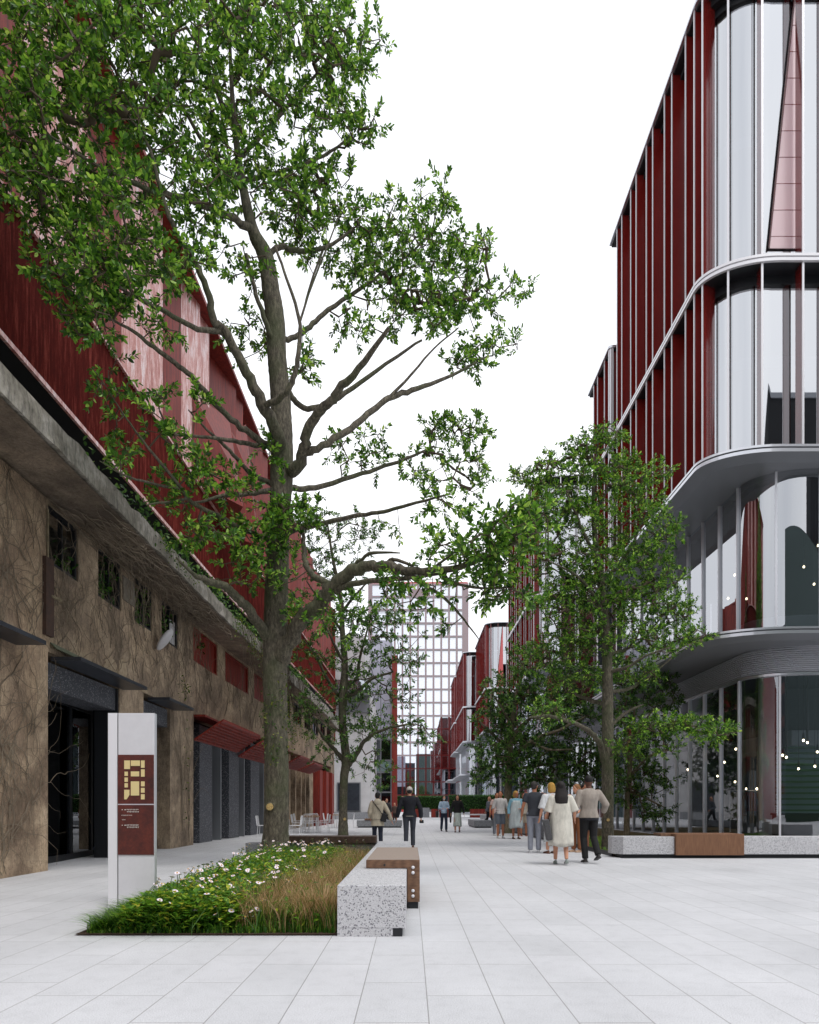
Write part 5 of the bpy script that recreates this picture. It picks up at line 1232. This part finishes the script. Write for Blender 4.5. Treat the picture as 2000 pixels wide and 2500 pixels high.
# ------------------------------------------------------------ people
SK = {'light': mat('light_skin', L(206,150,122), .6), 'tan': mat('tan_skin', L(176,116,86), .6), 'dark': mat('dark_skin', L(92,58,44), .6)}
_cm = {}
def cloth(rgb, rough=.85, var=.8):
    k = (rgb, rough)
    if k not in _cm:
        c2 = tuple(max(0, int(v*var)) for v in rgb)
        _cm[k] = mat('cloth_%02x%02x%02x' % rgb, L(*rgb), rough, noise=(7, L(*c2), .45, 5, (1.6,1.6,.6)), bump=(9,.35,.015))
    return _cm[k]
def remesh(o, v):
    r = o.modifiers.new('remesh','REMESH'); r.mode = 'VOXEL'; r.voxel_size = v; r.use_smooth_shade = True
    s = o.modifiers.new('smooth','SMOOTH'); s.factor = .5; s.iterations = 4
    return o
def person(label, x, d, h, rz, skin='light', pose=None, top=(60,60,70), top_len='hip', sleeve='long', bottom='trousers', bcol=(50,50,60), hair='short', hcol=(30,24,20), shoe=(60,50,40), cap=None, group=None, slim=1.0, extra=None, coat=None, beard=False, bald=False):
    """local frame: feet at origin, facing -Y; +X is the person's left"""
    T = thing('person', label, 'person', (x,d,0), group, rz); S = h/1.75; T.scale = (S,S,S)
    p = dict(lk=(.0,0), la=(0,0,0), rk=(0,0), ra=(0,0,0), le=(.27,.03,1.13), lh=(.30,-.06,.88), re=(-.27,.03,1.13), rh=(-.30,-.06,.88), head=0.0, lean=0.0, tilt=0.0)
    p.update(pose or {})
    V = Vector; ln = p['lean']
    # lean moves the upper body forward a little
    def up(v): v = V(v); f = max(0, v.z-.92); return v+V((0,-ln*f,0))
    w_ = slim
    hipL, hipR = V((.09*w_,0,.93)), V((-.09*w_,0,.93))
    kL = V((.095,-p['lk'][0],.50+p['lk'][1])); aL = V((.10,-p['la'][0],.09+p['la'][1]))
    kR = V((-.095,-p['rk'][0],.50+p['rk'][1])); aR = V((-.10,-p['ra'][0],.09+p['ra'][1]))
    sL, sR = up((.175*w_,0,1.43)), up((-.175*w_,0,1.43))
    eL, wL, eR, wR = up(p['le']), up(p['lh']), up(p['re']), up(p['rh'])
    neck = up((0,.01,1.50)); hc = up((0,-.015,1.635))
    hr = Euler((p['tilt'],0,p['head'])).to_matrix()
    def torso(mb, g=0.0, z0=.86, z1=1.47, flat=False, fl=0.0):
        prof = [(.84,.145,.105),(.92,.158*w_+.004,.115),(1.0,.148,.11),(1.08,.135,.10),(1.18,.145,.105),(1.30,.165,.115),(1.38,.172*w_,.11),(1.44,.14*w_,.09),(1.49,.065,.062)]
        n = 18; vs = []; rows = [q for q in prof if z0-.05 <= q[0] <= z1+.03]
        rows = [(z0,)+rows[0][1:]]+[q for q in rows if q[0] > z0+.01]
        for (z,a,b) in rows:
            k = fl*max(0,(1.1-z))
            for j in range(n):
                th = 2*math.pi*j/n; vs.append(up((math.cos(th)*(a+g+k), math.sin(th)*(b+g+k), z)))
        m_ = len(rows)
        mb.add(vs, [(i*n+j,i*n+(j+1)%n,(i+1)*n+(j+1)%n,(i+1)*n+j) for i in range(m_-1) for j in range(n)]+[tuple(range(n))[::-1], tuple(range((m_-1)*n,m_*n))], 0, True)
    # body
    b = MB(); torso(b)
    b.tube([neck-V((0,0,.08)), neck, hc-V((0,0,.06))], [.062,.054,.054], 12)
    b.ell(hc, (.076,.094,.115), 16, 12, rot=hr); b.ell(hc+hr@V((0,-.028,-.055)), (.056,.062,.062), 12, 9, rot=hr)
    b.ell(hc+hr@V((0,-.098,-.022)), (.012,.018,.022), 8, 6, rot=hr)
    for s in (-1,1): b.ell(hc+hr@V((s*.078,.005,-.015)), (.012,.02,.03), 8, 6, rot=hr)
    for (hp,k,a) in ((hipL,kL,aL),(hipR,kR,aR)):
        b.ell(hp,(.088,.092,.09),12,8)
        b.tube([hp-V((0,0,.0)), hp.lerp(k,.5), k, k.lerp(a,.35)+V((0,.012,0)), a], [.088,.073,.055,.054,.038], 12)
        b.ell(k,(.054,.055,.056),10,8)
    for (s,e,w2,sg) in ((sL,eL,wL,1),(sR,eR,wR,-1)):
        b.ell(s,(.058,.056,.056),10,8); b.tube([s, s.lerp(e,.5), e, e.lerp(w2,.4), w2], [.052,.047,.038,.037,.026], 12); b.ell(e,(.038,.038,.038),8,6)
        dr = (w2-e).normalized(); sd = V((0,-1,0)); sd = (sd-dr*sd.dot(dr)).normalized(); nn = dr.cross(sd)
        pc = w2+dr*.05; rot = Matrix((nn, sd, dr)).transposed()
        b.ell(pc, (.018,.04,.054), 10, 8, rot=rot)
        cu = nn*(-.3*sg)
        for f in range(4):
            o_ = sd*(.030-.020*f); l = (.07,.078,.073,.058)[f]; s0 = w2+dr*.088+o_
            s1 = s0+(dr+cu*.25).normalized()*l*.5; s2 = s1+(dr+cu*1.6).normalized()*l*.5; b.tube([s0-dr*.02,s0,s1,s2],[.010,.0095,.009,.007],6)
        t0 = w2+dr*.03+sd*.03; t1 = t0+(sd*.7+dr*.7).normalized()*.035; b.tube([t0,t1,t1+(dr+cu*.6).normalized()*.03],[.012,.010,.008],6)
    bo = remesh(b.build('body', SK[skin], T, local=True), .0085)
    # face
    f = MB()
    for s in (-1,1): f.ell(hc+hr@V((s*.030,-.083,.008)), (.011,.008,.007), 8, 6, rot=hr)
    f.build('eyes', M['black'], T, local=True)
    f = MB(); f.ell(hc+hr@V((0,-.092,-.068)), (.022,.007,.006), 8, 6, rot=hr); f.build('mouth', mat('lips', L(150,80,74), .6) if 'lips' not in bpy.data.materials else bpy.data.materials['lips'], T, local=True)
    # shoes
    for (k,a,nm) in ((kL,aL,p['la']),(kR,aR,p['ra'])):
        lift = nm[1]; pitch = min(1.1, lift*3.2) if nm[0] < 0 else 0
        R_ = Euler((pitch,0,0)).to_matrix()
        c = MB()
        for (q,r_) in (((0,.035,-.045),(.036,.045,.042)),((0,-.04,-.055),(.038,.06,.032)),((0,-.11,-.062),(.040,.065,.026))): c.ell(a+R_@V(q), r_, 12, 8, rot=R_)
        c.add([a+R_@V((sx*.040,sy,sz)) for sz in (-.090,-.072) for sx,sy in ((-1,.075),(1,.075),(1,-.165),(-1,-.165))], [(0,1,2,3),(7,6,5,4),(0,4,5,1),(1,5,6,2),(2,6,7,3),(3,7,4,0)])
        remesh(c.build('shoe', cloth(shoe,.5), T, local=True), .01)
    # legs clothing
    if bottom in ('trousers','shorts'):
        c = MB(); torso(c, .014, .86, 1.04)
        for (hp,k,a) in ((hipL,kL,aL),(hipR,kR,aR)):
            c.ell(hp,(.103,.108,.12),12,8)
            if bottom == 'trousers': c.tube([hp, hp.lerp(k,.5), k, k.lerp(a,.5)+V((0,.01,0)), a+V((0,.01,-.015))], [.102,.088,.072,.068,.062], 12)
            else: c.tube([hp, hp.lerp(k,.5), k+V((0,0,.03))], [.104,.098,.09], 12)
        remesh(c.build(bottom, cloth(bcol), T, local=True), .014)
    elif bottom in ('skirt','dress','coat'):
        c = MB(); n = 26; zb, zt2, rb = {'skirt':(.28,1.06,.19),'dress':(.40,1.40,.25),'coat':(.75,1.42,.2)}[bottom]
        rows = 12; vs = []
        cx_ = (aL.y+aR.y)*.25
        for i in range(rows):
            t = i/(rows-1); z = zt2+(zb-zt2)*t
            if bottom == 'dress': a = .175+.02*math.sin(t*3.14)+(rb-.175)*t; bb = .125+(rb-.15)*t
            else: a = .145+(rb-.145)*t**.8; bb = .112+(rb-.12)*t**.8
            for j in range(n):
                th = 2*math.pi*j/n; rp = 1+.07*t*math.sin(th*7+1.3)+.04*t*math.sin(th*11)
                q_ = V((math.cos(th)*a*rp, math.sin(th)*bb*rp+cx_*t*-0.0, z+.02*t*math.sin(th*3)))
                vs.append(up(q_) if z > .92 else q_)
        c.add(vs, [(i*n+j,i*n+(j+1)%n,(i+1)*n+(j+1)%n,(i+1)*n+j) for i in range(rows-1) for j in range(n)], 0, True)
        o = c.build(bottom, cloth(bcol), T, local=True); so = o.modifiers.new('solid','SOLIDIFY'); so.thickness = .006
    # top
    c = MB(); z0 = {'hip':.90,'waist':1.02,'long':.78}[top_len]
    g = .022 if sleeve != 'jacket' else .032
    torso(c, g, max(z0,.84), 1.47, fl=.05 if top_len != 'waist' else 0)
    if z0 < .84: c.tube([(0,0,.95),(0,0,z0)], [.175,.185], 18, sy=.8)
    for (s,e,w2) in ((sL,eL,wL),(sR,eR,wR)):
        c.ell(s-V((0,0,.008)),(.066,.066,.062),12,8)
        if sleeve in ('long','jacket'):
            gg = .012 if sleeve == 'long' else .022
            c.tube([s, s.lerp(e,.5), e, e.lerp(w2,.5), e.lerp(w2,.96)], [.060+gg*.3,.056+gg*.8,.050+gg,.044+gg,.036+gg], 12); c.ell(e,(.050+gg,.05+gg,.05+gg),10,8)
        elif sleeve == 'rolled': c.tube([s, s.lerp(e,.5), e, e.lerp(w2,.15)], [.068,.062,.058,.056], 12)
        elif sleeve == 'short': c.tube([s, s.lerp(e,.62)], [.070,.068], 12)
        elif sleeve == 'loose': c.tube([s, s.lerp(e,.5), e.lerp(w2,.1)], [.075,.085,.10], 12)
    if sleeve == 'jacket' or coat: c.lathe(up((0,.005,1.46)), [(.085,0),(.078,.035),(.066,.04)], 14)
    else: c.lathe(up((0,.005,1.465)), [(.078,0),(.066,.022)], 14)
    remesh(c.build('jacket' if sleeve == 'jacket' else 'shirt', cloth(top), T, local=True), .014)
    # hair
    if not bald:
        c = MB()
        hm = cloth(hcol,.7)
        if hair == 'short':
            c.ell(hc+hr@V((0,.018,.03)), (.083,.094,.095), 16, 10, rot=hr); c.ell(hc+hr@V((0,.03,-.02)), (.076,.078,.07), 12, 8, rot=hr)
        elif hair == 'bob':
            c.ell(hc+hr@V((0,.018,.03)), (.092,.100,.100), 16, 10, rot=hr); c.tube([hc+hr@V((0,.035,.03)), hc+hr@V((0,.04,-.06)), hc+hr@V((0,.04,-.125))], [.096,.103,.088], 16, sy=.82)
        elif hair == 'long':
            c.ell(hc+hr@V((0,.02,.03)), (.092,.100,.100), 16, 10, rot=hr)
            c.tube([hc+hr@V((0,.045,.02)), hc+V((0,.06,-.10)), hc+V((0,.085,-.22)), hc+V((0,.10,-.34)), hc+V((0,.10,-.38))], [.095,.122,.145,.135,.08], 16, sy=.5)
            for s in (-1,1): c.tube([hc+hr@V((s*.07,0,.0)), hc+V((s*.085,-.02,-.12)), hc+V((s*.08,-.04,-.22))], [.03,.035,.018], 8)
        elif hair == 'afro': c.ell(hc+hr@V((0,.018,.035)), (.086,.096,.095), 16, 10, rot=hr)
        remesh(c.build('hair', hm, T, local=True), .012)
    if cap:
        c = MB(); c.ell(hc+hr@V((0,.008,.045)), (.092,.105,.085), 16, 10, rot=hr); c.ell(hc+hr@V((0,-.12,.035)), (.06,.06,.010), 12, 6, rot=hr)
        c.build('cap', cloth(cap), T, local=True)
    if beard:
        c = MB(); c.ell(hc+hr@V((0,-.045,-.075)), (.055,.055,.045), 12, 8, rot=hr); c.build('beard', cloth(hcol), T, local=True)
    T['_up'] = 0
    if extra: extra(T, up, hc, hr, dict(sL=sL,sR=sR,eL=eL,eR=eR,wL=wL,wR=wR))
    return T
BACK = math.pi
def PX(px, d): return (px-CX)*d/F
# belongings are things of their own
def world(T, v): return Matrix.Translation(T.location) @ T.rotation_euler.to_matrix().to_4x4() @ Matrix.Scale(T.scale[0],4) @ Vector(v)
def bag(T, label, strap, body, size, mcol, name='bag', rot=0.0, tex_=None):
    q = world(T, body); B = thing(name, label, 'bag', tuple(q))
    m_ = tex_ or cloth(mcol,.6)
    c = MB(); a, b_, h_ = size
    c.box(-a/2,a/2,-b_/2,b_/2,-h_/2,h_/2); c.v = [tuple(Euler((0,rot,T.rotation_euler.z)).to_matrix() @ Vector(v)) for v in c.v]
    c.build('bag_body', m_, B, local=True, bevel=.02)
    c = MB(); pts = [world(T, s) for s in strap]; P, R = catmull(pts, [.012]*len(pts), 5); c.tube(P, R, 6); c.build('strap', cloth((24,24,28)), B)
    return B
def hood(T, up, hc, hr, J):
    c = MB(); c.ell(up((0,.11,1.44)), (.13,.07,.10), 14, 9); c.ell(up((0,.07,1.50)), (.10,.07,.05), 14, 9)
    remesh(c.build('hood', cloth((206,194,172)), T, local=True), .014)
    c = MB(); c.tube([(0,.0,.98),(0,0,.80),(0,0,.70)], [.17,.205,.21], 20, sy=.72); c.build('jacket_hem', cloth((206,194,172)), T, local=True)
p1 = person('woman seen from behind in beige hooded jacket holding hands with the capped man', PX(922,18.4), 18.4, 1.57, BACK+.08, top=(206,194,172), sleeve='jacket', top_len='hip', bcol=(34,40,58), hcol=(22,20,20), hair='short', shoe=(30,30,34), extra=hood,
   pose=dict(rh=(-.44,-.05,.86), re=(-.33,.03,1.12), le=(.25,.02,1.13), lh=(.22,-.14,.95), rk=(.03,.0), ra=(-.06,.03), lk=(.08,.02), la=(.05,0)))
bag(p1, 'small black crossbody bag on the beige hooded jacket', [(.16,-.05,1.50),(.12,.12,1.42),(-.05,.16,1.2),(-.17,.15,1.0)], (-.20,.14,.96), (.17,.07,.24), (22,22,26), rot=-.3)
def trim(T, up, hc, hr, J):
    c = MB(); c.tube([up((0,0,.925)), up((0,0,.91))], [.208,.206], 22, sy=.76); c.build('hem_band', cloth((190,184,168)), T, local=True)
p2 = person('man seen from behind in a navy jacket and white cap', PX(1000,18.4), 18.4, 1.72, BACK, top=(26,28,38), sleeve='jacket', bcol=(62,66,76), hcol=(30,30,32), cap=(216,212,204), shoe=(96,58,38), slim=1.13, extra=trim,
   pose=dict(lh=(.36,-.05,.87), le=(.30,.03,1.13), rh=(-.33,-.04,.86), re=(-.31,.03,1.12), lk=(-.02,.0), la=(-.10,.02), rk=(.10,.02), ra=(.08,.0)))
q_ = world(p2, (-.345,-.06,.76)); CM = thing('camera_body', 'small black camera hanging in the capped man right hand', 'camera', tuple(q_))
c = MB(); c.box(-.06,.06,-.03,.03,-.045,.045); c.build('case', M['black'], CM, local=True, bevel=.01)
c = MB(); c.tube([(0,.03,0),(0,.08,0)], [.034,.032], 14); c.build('lens', M['charcoal'], CM, local=True)
person('person in a dark coat standing behind the holding hands couple', PX(944,40), 40, 1.68, .3, top=(46,44,48), sleeve='jacket', bcol=(40,40,46), hcol=(40,30,26), shoe=(30,30,30))
person('person in brown sitting down behind the man in the cap', PX(964,43), 43, 1.45, -.4, top=(90,70,62), sleeve='jacket', bcol=(60,50,46), hcol=(90,70,56), shoe=(30,30,30))
def mask(T, up, hc, hr, J):
    c = MB(); c.ell(hc+hr@Vector((0,-.065,-.055)), (.052,.038,.045), 12, 8, rot=hr); c.build('face_mask', cloth((226,226,230)), T, local=True)
p4 = person('woman walking toward the camera in a light blue shirt and face mask', PX(1084,30.7), 30.7, 1.69, .12, top=(176,198,222), bcol=(44,52,74), hcol=(24,20,22), hair='long', shoe=(24,24,26), extra=mask, slim=.9,
   pose=dict(lh=(.12,-.26,1.14), le=(.24,-.04,1.14), rh=(-.12,-.27,1.12), re=(-.24,-.04,1.14), lk=(.10,.02), la=(.10,.02), rk=(-.03,0), ra=(-.14,.06)))
bag(p4, 'black shoulder bag of the masked woman in light blue', [(-.15,0,1.48),(-.26,.04,1.25),(-.30,.05,1.0)], (-.32,.05,.86), (.12,.24,.30), (26,26,30))
bag(p4, 'dark coat folded over the masked woman left arm', [(.16,0,1.48),(.26,.0,1.3),(.28,.0,1.2)], (.30,-.02,.95), (.14,.2,.46), (36,32,34), name='folded_coat')
p5 = person('woman walking toward the camera in a black top and long pale skirt', PX(1117,30.2), 30.2, 1.72, -.08, top=(24,22,26), top_len='hip', bottom='skirt', bcol=(206,214,208), hcol=(28,20,20), hair='long', shoe=(110,60,52), slim=.9,
   pose=dict(lk=(-.02,0), la=(-.10,.03), rk=(.08,.0), ra=(.08,0)))
bag(p5, 'dark tote hanging from the right hand of the woman in black', [(-.30,-.06,.88),(-.33,-.05,.80),(-.30,-.04,.72)], (-.32,-.05,.58), (.08,.22,.26), (30,24,24))
p6 = person('bald man in a grey blazer striding to the right', PX(1192,37.5), 37.5, 1.76, -1.35+math.pi*0, top=(110,114,124), sleeve='jacket', bcol=(30,32,40), bald=True, shoe=(60,34,26),
   pose=dict(lk=(.22,.03), la=(.34,.02), rk=(-.06,.0), ra=(-.34,.12), lh=(.24,.10,.92), rh=(-.24,-.24,.98), lean=.08))
p6.rotation_euler.z = math.pi/2
p7 = person('man in a white shirt and grey shorts facing the camera', PX(1222,24.2), 24.2, 1.75, .15, top=(214,210,208), sleeve='rolled', bottom='shorts', bcol=(112,120,132), hcol=(36,26,22), shoe=(214,214,216), beard=False, skin='tan',
   pose=dict(head=-.5, lh=(.28,-.05,.88), rh=(-.29,-.04,.88)), extra=lambda T, up, hc, hr, J: (lambda c: (c.tube([(0,0,1.03),(0,0,1.005)], [.172,.172], 20, sy=.76), c.build('belt', cloth((110,62,40)), T, local=True)))(MB()))
person('man in a pink shirt half hidden behind the man in shorts', PX(1213,26.6), 26.6, 1.74, .2, top=(214,186,178), sleeve='short', bottom='trousers', bcol=(120,124,132), hcol=(60,40,32), shoe=(206,206,208), skin='tan', pose=dict(rh=(-.3,-.05,.9)))
p9 = person('woman with blond bob in a light blue cardigan over a pale dress', PX(1260,23.8), 23.8, 1.74, .1, top=(134,186,206), sleeve='long', top_len='waist', bottom='dress', bcol=(200,210,212), hcol=(190,146,72), hair='bob', shoe=(92,64,46), skin='tan',
   pose=dict(lh=(.10,-.24,1.10), le=(.25,-.06,1.10), rh=(-.28,-.04,.9), head=.5))
person('person in cream top half hidden between the woman in blue and man in jeans', PX(1279,26.2), 26.2, 1.72, .0, top=(216,204,190), sleeve='short', bottom='shorts', bcol=(196,180,160), hcol=(70,44,34), hair='short', shoe=(150,90,60), skin='tan', slim=.9)
p10 = person('man seen from behind in a dark grey t-shirt and light grey jeans', PX(1305,16.5), 16.5, 1.80, BACK-.1, top=(62,66,74), sleeve='short', bcol=(150,154,166), hcol=(60,56,54), shoe=(214,214,218), skin='tan', slim=1.08,
   pose=dict(lh=(.31,-.05,.88), rh=(-.31,-.03,.86), re=(-.29,.03,1.13), le=(.28,.03,1.13), head=-.5))
p12 = person('woman with blond bob seen from behind in a white blouse and white skirt', PX(1346,16.3), 16.3, 1.76, BACK+.3, top=(226,228,230), sleeve='loose', top_len='waist', bottom='skirt', bcol=(216,222,222), hcol=(196,150,66), hair='bob', shoe=(110,64,42),
   pose=dict(lh=(.30,-.02,.9), rh=(-.24,-.1,.9)))
p13 = person('woman with long dark hair striding away in a cream dress', PX(1370,13.1), 13.1, 1.66, BACK-.12, top=(224,220,208), sleeve='loose', top_len='waist', bottom='dress', bcol=(228,224,212), hcol=(22,13,12), hair='long', shoe=(150,160,156), skin='light',
   pose=dict(lk=(.16,.03), la=(.16,.01), rk=(.02,.0), ra=(-.12,.04), lh=(.27,-.1,.9), rh=(-.30,-.14,.98), re=(-.28,-.0,1.14)))
M['slat_bag'] = mat('black_basket', L(40,40,42), .6, noise=(40, L(96,96,98), .3, 3, (8,8,1)))
bag(p13, 'tall black striped tote bag hanging from the shoulder of the woman in cream', [(.17,.02,1.46),(.21,.05,1.2),(.26,.06,.98),(.24,.06,.92)], (.29,.07,.74), (.12,.30,.42), (40,40,42), tex_=M['slat_bag'], rot=.2)
p14 = person('woman with light brown hair in a white top and brown trousers', PX(1408,16.8), 16.8, 1.74, -.9, top=(214,220,226), sleeve='short', bottom='trousers', bcol=(146,90,56), hcol=(150,104,66), hair='bob', shoe=(196,160,132), slim=.95,
   pose=dict(head=-.2, le=(.26,-.04,1.13), lh=(.2,-.22,1.02)))
person('man in blue top with bare legs, half hidden behind the man in black trousers', PX(1426,17.6), 17.6, 1.77, .1, top=(150,186,200), sleeve='short', bottom='shorts', bcol=(70,70,78), hcol=(26,20,18), skin='tan', shoe=(220,220,222), pose=dict(head=.4))
p16 = person('man seen from behind in a beige grey jacket and black trousers, mid stride', PX(1438,13.5), 13.5, 1.80, BACK+.1, top=(168,158,148), sleeve='jacket', bcol=(18,18,20), hcol=(16,14,14), hair='afro', skin='dark', shoe=(44,40,40), slim=1.05,
   pose=dict(lk=(.04,.0), la=(-.06,.02), rk=(-.0,.02), ra=(-.22,.10), lh=(.24,-.18,1.0), rh=(-.34,-.10,1.02), re=(-.34,.04,1.17), tilt=.1),
   extra=lambda T, up, hc, hr, J: (lambda c: (c.tube([(0,0,.93),(0,0,.86)], [.20,.19], 20, sy=.76), c.build('waistband', cloth((22,24,34)), T, local=True)))(MB()))
